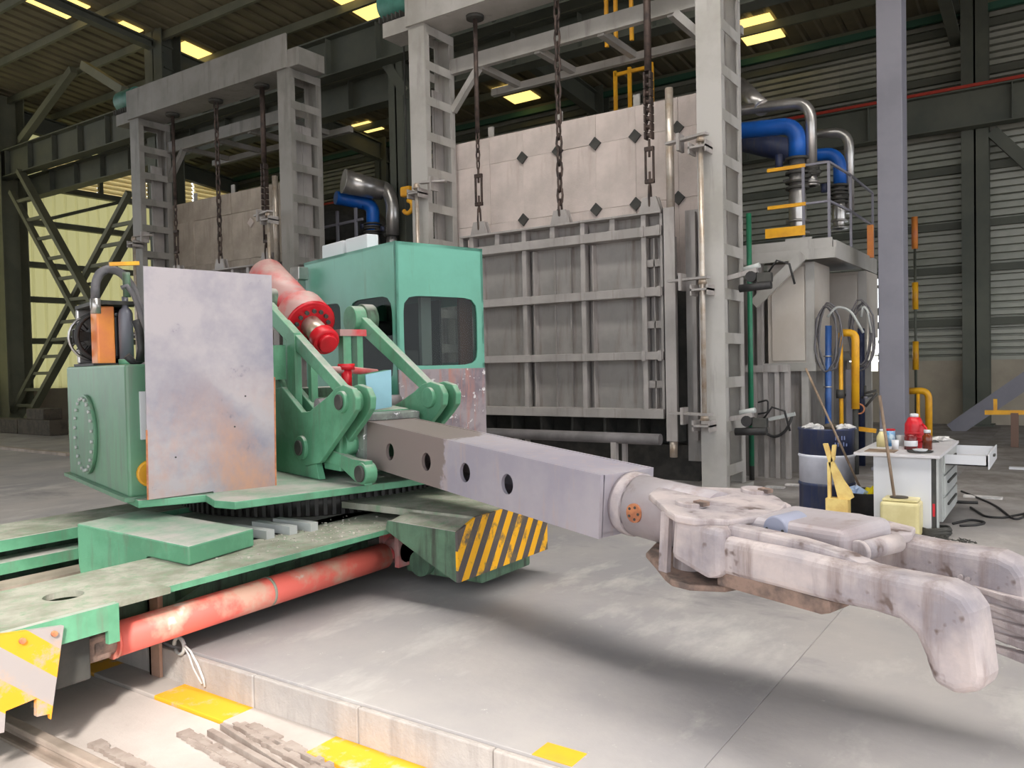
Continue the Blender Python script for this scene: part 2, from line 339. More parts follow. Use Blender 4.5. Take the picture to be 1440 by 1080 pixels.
for q in BAYX:
    mb = MB()
    for y0, y1, h in ((-4, 13.3, .2), (13.3, 22.4, .6)):
        for dx, w_, zo, zt in ((0, .02, -h - .24, -.24), (0, .26, -.28, -.24), (0, .26, -h - .28, -h - .24)):
            p = [(q - w_ / 2, y0), (q + w_ / 2, y0), (q + w_ / 2, y1), (q - w_ / 2, y1)]
            mb.hexa([(a, b, zr(b) + zo) for a, b in p] + [(a, b, zr(b) + zt) for a, b in p])
    mb.build('rafter', BEAMG, rf)
for pts in ([(1043, 36), (1050, 62), (1104, 50), (1082, 17)], [(700, 126), (724, 145), (755, 136), (728, 115)], [(462, -6), (520, 28), (550, 15), (500, -12)],
            [(150, 40), (178, 52), (200, 41), (172, 29)], [(248, 62), (262, 88), (290, 80), (266, 60)], [(36, 0), (104, 20), (126, 8), (80, -6)], [(495, 176), (520, 185), (536, 178), (512, 171)], [(560, 190), (600, 200), (618, 190), (580, 182)]):
    p = [at_roof(*q) for q in pts]; x0 = min(v.x for v in p); x1 = max(v.x for v in p); y0 = min(v.y for v in p); y1 = max(v.y for v in p)
    cx = (x0 + x1) / 2; hw = min((x1 - x0) / 2, 1.3); cy = (y0 + y1) / 2; hl = min((y1 - y0) / 2, 2.2)
    q = [(cx - hw, cy - hl), (cx + hw, cy - hl), (cx + hw, cy + hl), (cx - hw, cy + hl)]
    MB().hexa([(a, b, zr(b) - .035) for a, b in q] + [(a, b, zr(b) - .008) for a, b in q]).build('rooflight', SKYL, rf)
# unseen glowing strip added overhead to throw the arm's shadow, and the street side of the hall: wall with a long open doorway
for k in range(9): MB().hexa([(q, b, zr(b) + o_) for o_ in (-.04, -.012) for q, b in ((-9 + k * 3.0, 3.4), (-6.1 + k * 3.0, 3.4), (-6.1 + k * 3.0, 5.6), (-9 + k * 3.0, 5.6))]).build('rooflight', emit('overhead_rooflight', (255, 252, 246), 12.0) if k == 0 else bpy.data.materials['overhead_rooflight'], rf)
fw = struct(thing('wall_front', 'sheet wall with long open doorway behind the viewpoint', 'wall', (0, -4.2, 0)), cat='wall')
MB().box(-31, 30, -4.3, -4.2, 7.9, 12.7).build('wall_sheet', SHEETR, fw); MB().box(-31, -7.5, -4.3, -4.2, -.2, 7.9).build('wall_sheet', SHEETR, fw)
# rear wall: horizontal ribbed sheets between girts, masonry base
YB = 22.5
bw = struct(thing('wall_back', 'grey ribbed sheet wall behind the furnaces with rendered base', 'wall', (0, YB, 0)), cat='wall')
def zwall(py): return at('y', YB, 1320, py).z
zg = [1.55, zwall(455), zwall(382), zwall(321), zwall(244), zwall(178), zwall(115), zwall(50), 10.0]
def hsheet(x0, x1, z0, z1):
    mb = MB(); n = max(2, int(round((z1 - z0) / .17))); st = (z1 - z0) / n; prof = []
    for i in range(n): prof += [(z0 + i * st, 0), (z0 + i * st + st * .62, 0), (z0 + i * st + st * .7, .14), (z0 + i * st + st * .92, .14)]
    prof.append((z1, 0)); k = len(prof)
    return mb.add([(x0, YB + d_, z) for z, d_ in prof] + [(x1, YB + d_, z) for z, d_ in prof], [[i, i + 1, k + i + 1, k + i] for i in range(k - 1)])
WX0, WX1 = at('y', YB, 1192, 460).x, at('y', YB, 1250, 460).x
wz0, wz1 = at('y', YB, 1222, 520).z, at('y', YB, 1222, 402).z
bx = [-31, -24.9, -20.6, -16.2, -11.75, WX0 - .15, WX0, WX1, -1.9, 2.3, 6.6, 11, 15.4]
for z0, z1 in zip(zg, zg[1:]):
    for a, b in zip(bx, bx[1:]):
        if a == WX0 and z0 < wz1 - .2 and z1 > wz0 + .2: continue
        hsheet(a, b, z0 + .0, z1 + .02).build('wall_sheet', SHEETR, bw)
for z in zg[1:-1]: MB().box(-31, 16, YB - .16, YB - .02, z - .08, z + .09).build('girt', BEAMG, bw)
MB().box(-31, WX0, YB - .1, YB + .2, 0, 1.55).build('masonry_base', MASON, bw)
MB().box(WX0, 16, YB - .1, YB + .2, 0, 1.55).build('masonry_base', MASON, bw)
wf = struct(thing('window_1', 'bright opening in rear wall beside the grey pillar', 'window', (WX0, YB, wz0)), cat='window')
for zz in (0.02, .33, .66, .98): MB().box(WX0, WX1, YB - .08, YB - .02, wz0 + (wz1 - wz0) * zz - .04, wz0 + (wz1 - wz0) * zz + .04).build('window_bar', BEAMG, wf)
MB().bar((WX0, YB - .05, wz0 + 1.0), (WX1, YB - .05, wz1 - .5), .08, .12).build('window_bar', BEAMG, wf)
MB().box(WX0, WX1, YB + .02, YB + .03, wz0, wz1).build('window_pane', glass('window_glass', (230, 238, 245), .1, .08), wf)
# bright louvre strips high on the rear wall
for i, (px0, px1, py0, py1) in enumerate(((1128, 1195, 166, 187), (1195, 1217, 190, 202), (1150, 1177, 196, 206), (577, 610, 220, 232))):
    a, b = at('y', YB - .05, px0, (py0 + py1) / 2), at('y', YB - .05, px1, (py0 + py1) / 2); h = abs(at('y', YB - .05, px0, py0).z - at('y', YB - .05, px0, py1).z) * .5
    struct(MB().box(a.x, b.x, YB - .07, YB - .03, a.z - h / 2, a.z + h / 2).build('window_%d' % (i + 2), LOUV), 'narrow pale daylight strip high on the rear wall', 'window')
# left wall: translucent yellow sheets on girts, louvres on top
XL = -30.0
lw = struct(thing('wall_left', 'pale yellow translucent sheet wall with dark horizontal girts', 'wall', (XL, 10, 0)), cat='wall')
zl = [at('x', XL, 74, 546).z, at('x', XL, 55, 480).z, at('x', XL, 55, 422).z, at('x', XL, 93, 377).z, at('x', XL, 111, 322).z, at('x', XL, 111, 273).z, 9.6, 12.4]
def vsheet(y0, y1, z0, z1):
    mb = MB(); n = max(2, int(round((y1 - y0) / .38))); st = (y1 - y0) / n; prof = []
    for i in range(n): prof += [(y0 + i * st, 0), (y0 + i * st + st * .7, 0), (y0 + i * st + st * .8, .04), (y0 + i * st + st * .9, .04)]
    prof.append((y1, 0)); k = len(prof)
    return mb.add([(XL + d_, y, z0) for y, d_ in prof] + [(XL + d_, y, z1) for y, d_ in prof], [[i, i + 1, k + i + 1, k + i] for i in range(k - 1)])
ys = [6, 9.4, 12.6, 14.6, 16.6, 18.6, 20.6, 22.5]
for j, (z0, z1) in enumerate(zip(zl, zl[1:])):
    for a, b in zip(ys, ys[1:]):
        if j == 5 and a >= 14:                        # louvre blades
            for k in range(8):
                z = z0 + (z1 - z0) * (k + .1) / 8
                MB().hexa([(XL, a + .06, z), (XL + .12, a + .06, z), (XL + .12, b - .06, z), (XL, b - .06, z), (XL - .08, a + .06, z + .2), (XL - .05, a + .06, z + .2), (XL - .05, b - .06, z + .2), (XL - .08, b - .06, z + .2)]).build('louvre_blade', LOUV, lw)
        else: vsheet(a, b, z0, z1).build('wall_sheet', LWALL, lw)
for z in zl[1:-1]: MB().box(XL + .03, XL + .26, 6, 22.4, z - .1, z + .1).build('girt', BEAML, lw)
for y in (14.6, 16.6, 18.6): MB().box(XL + .04, XL + .2, y - .07, y + .07, zl[5], zl[6]).build('mullion', BEAML, lw)
MB().box(XL - .2, XL + .2, 2.9, 22.5, 0, zl[0]).build('masonry_base', MASON, lw)
MB().bar(at('x', XL + .3, 60, 310), at('x', XL + .3, 178, 282), .12, .12).build('tie_rod', BEAML, lw)
# building columns, crane girders
def hcol(name, x, y, w_, dp, z1, mat, label):
    t = thing(name, label, 'column', (x, y, 0), kind='structure')
    MB().box(x - w_ / 2, x + w_ / 2, y - dp / 2, y - dp / 2 + .03, 0, z1).build('flange', mat, t); MB().box(x - w_ / 2, x + w_ / 2, y + dp / 2 - .03, y + dp / 2, 0, z1).build('flange', mat, t)
    MB().box(x - .02, x + .02, y - dp / 2, y + dp / 2, 0, z1).build('web', mat, t)
    MB().box(x - w_ / 2 - .08, x + w_ / 2 + .08, y - dp / 2 - .08, y + dp / 2 + .08, 0, .04).build('base_plate', mat, t); return t
hcol('building_column', -29.2, 13.0, 1.1, .8, 11.0, BEAML, 'broad olive steel column by the yellow wall at far left')
hcol('building_column', -20.55, 13.3, .8, .6, 11.0, BEAMG, 'dark steel column rising above the left portal beam')
hcol('building_column', -11.75, 13.3, .4, .6, 11.0, BEAMG, 'dark steel column just left of the middle portal column')
p0, p1 = at('y', 13.0, 1234, 300), at('y', 13.0, 1270, 300)
t = thing('grey_pillar', 'tall smooth grey steel pillar rising behind the white desk', 'column', ((p0.x + p1.x) / 2, 13.2, 0), kind='structure')
MB().box(p0.x, p1.x, 13.0, 13.42, 0, 11.1).build('shaft', COLUMN, t, bev=.01); MB().box(p0.x - .1, p1.x + .1, 12.9, 13.52, 0, .05).build('base_plate', COLUMN, t)
for i, x in enumerate((-20.6, -11.75, -2.0, 6.8)):
    a, b = at('y', YB - .4, 1356, 300).x, at('y', YB - .4, 1389, 300).x
    xc = (a + b) / 2 if i == 2 else x
    hcol('wall_column', xc, YB - .4, .56, .42, 10, BEAMG, ['dark column on the rear wall behind the left furnace', 'dark column on the rear wall behind the right furnace', 'dark column on the rear wall right of the grey pillar', 'dark column on the rear wall beyond the right edge'][i])
def girder(name, y, x0, x1, z0, z1, label, stiff, mat):
    t = thing(name, label, 'girder', ((x0 + x1) / 2, y, z0), kind='structure')
    MB().box(x0, x1, y - .02, y + .02, z0, z1).build('web', mat, t); MB().box(x0, x1, y - .18, y + .18, z0 - .03, z0).build('flange', mat, t); MB().box(x0, x1, y - .2, y + .2, z1, z1 + .035).build('flange', mat, t)
    s0 = MB().box(x0, x0 + .02, y - .17, y - .021, z0, z1).build('stiffener', mat, t); c = s0.location.copy(); k = 1
    while x0 + k * stiff < x1: s = s0.copy(); COL.objects.link(s); s.location = c + V((k * stiff, 0, 0)); k += 1
    return t
g = girder('crane_girder', 12.85, -33, 14, 8.15, 8.95, 'long dark crane girder running behind both furnace portals', 1.5, BEAMG)
MB().box(-33, 14, 12.82, 12.9, 8.99, 9.06).build('crane_rail', RAILM, g)
girder('crane_girder', 13.5, -33, 14, 7.55, 8.2, 'lower dark girder behind the long crane girder', 1.5, BEAMG)
g = girder('crane_girder', YB - .9, -31, 14, 6.95, 7.75, 'dark girder with red strip along the rear wall', 3.0, BEAMG)
MB().box(-31, 14, YB - 1.12, YB - 1.06, 7.79, 7.86).build('conductor_rail', M('red_conductor', (170, 52, 36), None), g, label='red conductor strip')
struct(MB().box(-31, 14, YB - .4, YB - .28, 9.7, 9.86).build('trim_1', M('green_eaves_paint', (52, 92, 76), None)), 'green eaves member along top of rear wall', 'beam')
def knee(p, q, label):
    o = MB().bar(p, q, .22, .22).build('knee_brace', BEAMG); tag(o, label, 'brace', kind='structure')
knee(at('y', 13.1, 545, 88), at('y', 13.1, 574, 132), 'short dark knee brace under the crane girder')
def lattice(p, q, wd, label):                          # two chords with rungs
    p, q = V(p), V(q); t = thing('lattice_brace', label, 'brace', p, kind='structure'); n = (q - p).normalized(); s = n.cross(V((0, 1, 0))).normalized() * wd / 2
    for k in (-1, 1): MB().bar(p + s * k, q + s * k, .14, .16 if k < 0 else .24, V((0, 1, 0))).build('chord', BEAML, t)
    N = int((q - p).length / .8)
    for i in range(1, N):
        c = p + (q - p) * i / N; h = V((abs(wd) / 2 / max(.3, abs(s.normalized().x)), 0, 0)); MB().bar(c - h, c + h, .08, .1).build('rung', BEAML, t)
lattice(at('y', 12.7, 22, 255), at('y', 12.7, 128, 450), .85, 'lattice brace falling from far left column to the right')
lattice(at('y', 12.9, 190, 285), at('y', 12.9, 24, 592), .85, 'lattice brace rising from far left floor towards left portal')
for nm, a, b, lb_ in (('roof_strut', (30, 130), (118, 92), 'slanting grey strut from girder up to the roof'), ('roof_strut', (118, 92), (178, 130), 'slanting yellowish strut falling to the green motor')):
    o = MB().bar(at('y', 12.9 if a[0] < 100 else 11.8, *((30, 198) if a[0] < 100 else (118, 92))), at('y', 12.9 if a[0] < 100 else 11.8, *((103, 98) if a[0] < 100 else (175, 128))), .2, .22).build(nm, BEAML); tag(o, lb_, 'strut', kind='structure')
a, b = at('y', 20.5, 1340, 612), at('y', 20.5, 1640, 400); a.z = 0
o = MB().bar(a, b, .3, .34).build('column_brace', COLUMN); tag(o, 'thick grey diagonal brace rising from the floor at right', 'brace', kind='structure')
a, b = at('y', YB - .5, 1395, 185), at('y', YB - .5, 1450, 235)
o = MB().bar(a, b, .2, .26).build('column_brace', BEAMG); tag(o, 'dark diagonal brace below the red striped girder', 'brace', kind='structure')

# ================================================================== furnaces
def portal(x0, label, PM):
    t = thing('furnace_portal', label, 'portal', (x0 + 2.4, 10.4, 0), 'furnace door portals')
    for cx in (x0, x0 + 4.83):
        c = MB()
        for y0, y1 in ((10, 10.03), (10.72, 10.75)): c.box(cx, cx + .33, y0, y1, 0, 7.13)
        for xx in (cx, cx + .31):
            for y0, y1 in ((10.03, 10.12), (10.63, 10.72)): c.box(xx, xx + .02, y0, y1, 0, 7.13)
        cc = c.build('portal_column', PM, t); MB().box(cx - .08, cx + .41, 9.92, 10.83, 0, .04).build('foot_plate', PM, cc)
        w0_ = 10.12 if cx > x0 else 10.36
        MB().box(cx + .15, cx + .165, w0_, 10.63, 0, 6.2).build('web_plate', STEELP, cc)
        MB().box(cx + .165, cx + .18, 10.4, 10.43, 0, 6.2).build('web_rib', STEELP, cc)
        b0 = MB().box(cx + .322, cx + .334, 10.02, 10.73, 6.98, 7.12).build('batten', PM, cc)
        for i in range(1, 13): inst(b0, cc, wloc(b0) - V((0, 0, .565 * i)))
        b1 = MB().box(cx - .004, cx + .008, 10.02, 10.73, 6.98, 7.12).build('batten', PM, cc)
        for i in range(1, 13): inst(b1, cc, wloc(b1) - V((0, 0, .565 * i)))
    MB().box(x0 - .02, x0 + 5.42, 9.99, 10.62, 7.13, 7.45).build('top_beam', PM, t, bev=.01)
    MB().box(x0 - .02, x0 + 5.14, 9.95, 9.985, 7.13, 7.74).build('beam_fascia', PM, t)
    MB().box(x0 - .6, x0 + .0, 10.05, 10.5, 7.12, 7.36).build('motor_bracket', PM, t)
    mo = MB().cyl((x0 - .75, 10.3, 7.72), (x0 - .1, 10.3, 7.72), .24, 20).build('hoist_motor', TEALM, t, bev=.02, label='round green motor')
    for i in range(6): MB().bar((x0 - .65 + i * .09, 10.02, 7.42), (x0 - .65 + i * .09, 10.55, 7.42), .02, .1).build('motor_foot', DARK, mo)
    MB().box(x0 + .33, x0 + 4.83, 10.66, 10.76, 6.5, 6.74).build('rear_beam', PM, t)
    for i in range(4):
        xx = x0 + .9 + i * 1.1; MB().bar((xx, 10.7, 6.52), (xx, 11.9, 6.52), .1, .1).build('outrigger', PM, t)
    MB().box(x0 + .33, x0 + 4.83, 11.8, 11.9, 6.44, 6.56).build('walkway_edge', PM, t)
    for s, cx in ((1, x0 + .33), (-1, x0 + 4.83)): MB().bar((cx, 10.7, 5.9), (cx + s * .55, 10.7, 6.5), .1, .1, V((0, 1, 0))).build('knee_brace', PM, t)
    for i, xx in enumerate((x0 + 1.12, x0 + 2.6, x0 + 4.03)): MB().cyl((xx, 10.3, 7.08), (xx, 10.3, 7.13), .14, 16).build('chain_gland', DARK, t)
    return t
XR, XLF = -8.73, -16.75
portal(XR, 'tall grey portal over the large right furnace door', PORTAL)
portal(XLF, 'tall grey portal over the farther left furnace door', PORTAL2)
def chain(x, z0, z1, kind, label):
    y = 10.3; t = thing('lifting_chain', label, 'chain', (x, y, z0), 'furnace door lifting chains')
    def links(a, b, r, k):
        mb = MB(); n = int((b - a) / (r * 2.6))
        for i in range(n):
            z = a + (i + .5) * (b - a) / n; u = V((1, 0, 0)) if i % 2 else V((0, 1, 0)); h = (b - a) / n * .72
            mb.tube([V((x, y, z)) + u * (r * .62 * math.cos(q * math.pi / 4)) + ZV * (h * math.sin(q * math.pi / 4)) for q in range(8)], r * .27, 5, True)
        return mb.build('chain_links', CHAIN, t, kind='stuff')
    def buckle(z):
        mb = MB(); mb.box(x - .07, x - .045, y - .02, y + .02, z, z + .5).box(x + .045, x + .07, y - .02, y + .02, z, z + .5).box(x - .07, x + .07, y - .025, y + .025, z, z + .06).box(x - .07, x + .07, y - .025, y + .025, z + .44, z + .5)
        mb.build('turnbuckle', CHAIN, t, bev=.008); MB().cyl((x, y, z - .1), (x, y, z + .16), .018, 8).build('eye_bolt', CHAIN, t); MB().cyl((x, y, z + .36), (x, y, z + .6), .018, 8).build('eye_bolt', CHAIN, t)
    if kind == 'all': links(z0, z1, .07, 0)
    elif kind == 'rod':
        links(z0, z0 + .3, .06, 0); buckle(z0 + .36); links(z0 + .95, z0 + 1.5, .05, 0); MB().cyl((x, y, z0 + 1.5), (x, y, z1), .036, 12).build('pull_rod', CHAIN, t)
    elif kind == 'roller':
        links(z0, z0 + .25, .06, 0); buckle(z0 + .3); mb = MB(); z = z0 + .9
        while z < z1 - 1.5:
            mb.box(x - .055, x - .03, y - .05, y + .05, z, z + .1).box(x + .03, x + .055, y - .05, y + .05, z, z + .1).cyl((x - .05, y, z + .05), (x + .05, y, z + .05), .035, 8); z += .115
        mb.build('roller_links', CHAIN, t, kind='stuff'); MB().cyl((x, y, z), (x, y, z1), .05, 12).build('pull_rod', CHAIN, t)
    return t
for x0, nm in ((XR, 'right furnace door'), (XLF, 'left furnace door')):
    chain(x0 + 1.12, 3.82, 7.1, 'rod', 'rusty pull rod with turnbuckle at the left of the ' + nm)
    chain(x0 + 2.6, 3.86, 7.1, 'all', 'long rusty link chain over the middle of the ' + nm)
    chain(x0 + 4.03, 3.82, 7.1, 'roller', 'rusty roller chain with turnbuckle at the right of the ' + nm)
def door(x0, label):
    y = 10.3; xl, xr = x0 + .75, x0 + 4.2
    t = thing('furnace_door', label, 'furnace door', ((xl + xr) / 2, y, .93), 'furnace doors')
    zs = [.93, 1.71, 2.58, 3.4, 3.72]; vx = [xl, x0 + .95, x0 + 1.945, x0 + 2.96, x0 + 3.92, xr]
    MB().box(xl, xr, y + .22, y + .25, .93, 3.72).build('backing_plate', STEELP, t)
    for i, (a, b) in enumerate(zip(vx, vx[1:])):
        for j, (c, d_) in enumerate(zip(zs, zs[1:])):
            MB().box(a + .03, b - .01, y + .17, y + .2, c + .06, d_ - .0).build('panel', STEELP, t)
            if i == 2 and j < 3:
                for q in (.45, .72): MB().box(a + (b - a) * q - .012, a + (b - a) * q + .012, y + .13, y + .17, c + .08, d_ - .02).build('rib', STEELP, t)
            if i == 4 and j < 3: MB().box(a, b, y + .06, y + .17, (c + d_) / 2, (c + d_) / 2 + .1).build('stub', STEEL, t)
    for x in vx:
        MB().box(x - .035, x + .035, y, y + .025, .95, 3.7).build('upright', STEEL, t); MB().box(x - .008, x + .008, y + .025, y + .17, .95, 3.7).build('upright_web', STEEL, t)
        MB().box(x + .12, x + .135, y + .06, y + .17, 1.0, 3.38).build('stiffener', STEEL, t)
    for x in [x0 + 1.45, x0 + 2.45, x0 + 3.44]:
        MB().box(x - .04, x + .04, y, y + .025, 3.48, 3.7).build('upright', STEEL, t); MB().box(x - .008, x + .008, y + .025, y + .17, 3.48, 3.7).build('upright_web', STEEL, t)
    for z, h in ((.9, .13), (1.71, .11), (2.58, .12), (3.4, .13), (3.7, .03)):
        r = MB().box(xl, xr, y - .05, y + .17, z, z + h).build('cross_rail', STEEL, t, bev=.006)
        if .95 < z < 3.6:
            for e in (xr - .3, xr - .06): MB().bar((e, y - .06, z + h * .5), (e + .05, y - .06, z + h * .5), .03, .14).build('latch', STEEL, r)
    for x in (x0 + 1.12, x0 + 2.6, x0 + 4.03):
        MB().prism([(x - .16, y - .03, 3.73), (x + .16, y - .03, 3.73), (x + .1, y - .03, 3.93), (x - .1, y - .03, 3.93)], (0, .03, 0)).build('lifting_lug', STEEL, t); MB().prism([(x - .16, y + .06, 3.73), (x + .16, y + .06, 3.73), (x + .1, y + .06, 3.93), (x - .1, y + .06, 3.93)], (0, .03, 0)).build('lifting_lug', STEEL, t)
    return t
door(XR, 'big ribbed grey steel door of the right furnace')
door(XLF, 'ribbed grey steel door of the left furnace behind heat shield')
def body(x0, label):
    t = thing('heating_furnace', label, 'furnace', (x0 + 2.5, 13, 0), 'forge heating furnaces')
    xa, xb = x0 + .12, x0 + 4.5
    step = .655; k = 0; c0 = x0 + 1.6 - 2 * step
    cols = [xa + .02] + [c0 + step * i for i in range(7) if xa + .3 < c0 + step * i < xb] + [xb]
    for a, b in zip(cols, cols[1:]):
        for z0, z1 in ((2.9, 3.98), (3.98, 4.96), (4.96, 5.4)):
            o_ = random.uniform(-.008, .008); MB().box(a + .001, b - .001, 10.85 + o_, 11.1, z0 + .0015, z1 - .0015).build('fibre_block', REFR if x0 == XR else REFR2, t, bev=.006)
    for c in (cols[2:-1] if x0 == XR else cols[4:5]):
        for z in ((4.96, 3.98) if x0 == XR else (4.7,)):
            h = .1; MB().prism([(c - h, 10.815, z), (c, 10.815, z - h), (c + h, 10.815, z), (c, 10.815, z + h)], (0, .03, 0)).build('anchor_plate', DARK if x0 == XR else REFR, t)
    for c in cols[1:-1:2]: MB().box(c - .05, c + .05, 10.9, 10.93, 5.38, 5.58).build('lifting_eye', PORTAL, t)
    MB().box(xa, xb, 11.12, 11.32, .3, 5.38).build('lining_shell', STEELP, t)
    MB().box(xa, xb + .3, 12.2, 17.5, .35, 2.9).build('casing', STEELP, t)
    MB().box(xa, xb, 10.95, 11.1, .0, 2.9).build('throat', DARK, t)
    # open post frame right of the door and guide rod
    p = MB(); px_ = x0 + 4.23; p.box(px_, px_ + .17, 10.24, 10.27, .6, 3.75).box(px_, px_ + .015, 10.24, 10.6, .6, 3.75); p.build('seal_post', STEEL, t)
    MB().cyl((px_ + .1, 10.3, 3.7), (px_ + .1, 10.3, 5.35), .055, 12).build('guide_pipe', BRIGHT, t)
    MB().cyl((px_ + .09, 10.3, .38), (px_ + .09, 10.3, .62), .055, 12).build('post_stub', BRIGHT, t)
    MB().box(px_ + .3, px_ + .36, 10.5, 10.56, .6, 3.7).build('guide_bar', STEEL, t)
    MB().box(px_ + .17, px_ + .55, 10.62, 10.66, .3, 3.75).build('jamb_plate', STEELP, t)
    # hearth sill in the dark under the door
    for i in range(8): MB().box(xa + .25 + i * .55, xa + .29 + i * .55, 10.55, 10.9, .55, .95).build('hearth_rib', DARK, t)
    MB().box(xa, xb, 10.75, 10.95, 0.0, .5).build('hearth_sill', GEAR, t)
    return t
body(XR, 'right furnace with pale ceramic fibre front above its door'); body(XLF, 'left furnace with pale fibre front seen beyond the green machine')
def sealpipe(x0, label):
    t = thing('seal_pipe', label, 'pipe', (x0 + 2.5, 9.8, 0), 'door seal pipes')
    MB().cyl((x0 + .6, 9.85, .66), (x0 + 4.33, 9.85, .66), .075, 16).build('pipe', M('sooty_pipe', (112, 107, 108), (92, 88, 88), 2), t)
    for xx in (x0 + 2.1, x0 + 3.68):
        MB().box(xx - .06, xx + .02, 9.8, 9.88, 0, .64).build('stand', STEEL, t); MB().box(xx + .06, xx + .12, 9.9, 9.96, 0, .6).build('stand', STEEL, t)
sealpipe(XR, 'grey horizontal pipe on stands below the right furnace door'); sealpipe(XLF, 'grey horizontal pipe on stands below the left furnace door')
def shaft(x, y, label, zs, side):
    t = thing('clamp_shaft', label, 'shaft', (x, y, zs[0]), 'door clamp shafts')
    MB().cyl((x, y, zs[0]), (x, y, zs[-1]), .032, 12).build('rod', BRIGHT, t)
    for z in zs:
        b = MB().box(x - .14, x + .1, y - .08, 10.0, z - .14, z - .115).box(x - .14, x - .12, y - .08, 10, z - .2, z - .06).box(x + .08, x + .1, y - .08, 10, z - .2, z - .06).build('bracket', STEEL, t)
        MB().cyl((x, y, z - .06), (x, y, z + .03), .06, 12, .04).build('bearing', BRIGHT, b)
        MB().bar((x + .1, y - .04, z + .02), (x - .5 * side, y + .12, z + .02), .1, .03).build('clamp_arm', STEEL, t); MB().box(x - .3 * side - .02, x - .3 * side + .02, y - .02, y + .16, z - .12, z + .1).build('clamp_plate', STEEL, t)
    return t
zsh = [at('y', 9.85, 1000, y_).z for y_ in (585, 392, 190)]
shaft(at('y', 9.85, 988, 400).x, 9.85, 'bright vertical clamp rod on the rightmost portal column', zsh, 1)
shaft(at('y', 9.85, 586, 270).x, 9.85, 'bright vertical clamp rod on the middle portal column', [.9, 2.6, 4.55], -1)
shaft(at('y', 9.85, 378, 330).x, 9.85, 'thin clamp rod on the column left of the green cab', [.9, 2.6, 4.55], 1)
shaft(at('y', 9.85, 187, 300).x, 9.85, 'thin clamp rod on the leftmost portal column', [.9, 2.6, 4.55], -1)
def actuator(px, py, label):
    c = at('y', 10.2, px, py); t = thing('clamp_actuator', label, 'actuator', c)
    MB().bar(c + V((-.28, 0, .02)), c + V((.12, 0, .1)), .08, .06).build('lever', STEEL, t); MB().cyl(c + V((-.1, -.03, -.12)), c + V((.3, -.03, -.1)), .05, 12).build('cylinder', BLACK, t)
    MB().cyl(c + V((.05, -.06, .02)), c + V((.05, .1, .02)), .07, 12).build('pulley', BLACK, t); MB().box(c.x + .12, c.x + .3, c.y - .05, c.y + .05, c.z - .06, c.z + .06).build('valve_block', DARK, t, bev=.01)
    MB().cyl(c + V((-.05, 0, .12)), c + V((.15, 0, .16)), .035, 10).build('spring', GREYM, t)
    MB().tube([c + V((.25, 0, .05)), c + V((.36, 0, .2)), c + V((.5, .05, .15)), c + V((.55, .1, -.1))], .014, 6).build('hose', BLACK, t)
actuator(1052, 392, 'dark clamp actuator beside the green pipe, upper one'); actuator(1046, 594, 'dark clamp actuator beside the green pipe, near the floor')
# ---- burner side of the right furnace
YP = 12.0
p0 = at('y', YP, 1046, 352); p1 = at('y', YP, 1176, 345); zt = 3.36; px0, px1 = p0.x, p1.x; pyb = 14.95
t = thing('burner_platform', 'pale grey steel platform with yellow kickboard beside right furnace', 'platform', ((px0 + px1) / 2, 13.4, zt))
MB().box(px0, px1 - .06, YP, pyb, zt - .16, zt).build('deck', PORTAL, t)
MB().box(px0, px1 - .05, YP - .03, YP, zt - .13, zt + .02).build('edge_beam', PORTAL, t); MB().box(px0, px1, YP - .06, YP - .02, zt - .27, zt - .12).build('edge_beam', PORTAL, t)
MB().box(px1 - .04, px1, YP, pyb, zt - .27, zt - .02).build('edge_beam', PORTAL, t)
a, b = at('y', YP - .05, 1060, 428), at('y', YP - .05, 1130, 358); MB().bar(a, b, .05, .15).build('brace', PORTAL, t)
for yy in (14.6,): MB().bar((px1 - .5, yy, 2.55), (px1 - .05, yy, zt - .25), .05, .09).build('brace', PORTAL, t)
a, b = at('y', YP + .05, 1076, 330), at('y', YP + .05, 1132, 322); MB().box(a.x, b.x, YP + .05, YP + .07, zt + .1, zt + .24).build('kickboard', YEL, t, label='yellow kickboard')
MB().box(a.x + .3, b.x + .1, YP + .02, YP + .05, zt, zt + .06).build('kerb', PORTAL, t)
def rail(pts, mat=COLUMN):
    for p in pts: MB().bar((p[0], p[1], zt), (p[0], p[1], zt + 1.1), .035, .035).build('rail_post', mat, t)
    for z in (zt + .55, zt + 1.1):
        for p, q in zip(pts, pts[1:]): MB().bar((p[0], p[1], z), (q[0], q[1], z), .03, .03).build('hand_rail', mat, t)
pr_ = [(px0 + .1, YP + .1), (at('y', YP + .1, 1166, 300).x, YP + .1)]
for z in (zt + .55, zt + 1.1): MB().bar((at('y', YP, 1076, 220).x, YP + .1, z), (at('y', YP, 1130, 220).x, YP + .1, z), .04, .05).build('hand_rail', YEL, t, label='yellow hand rail')
rail([(at('y', YP + .1, 1130, 300).x, YP + .1), (at('y', YP + .1, 1166, 300).x, YP + .1), (px1 - .05, 13.2), (px1 - .05, 14.9)])
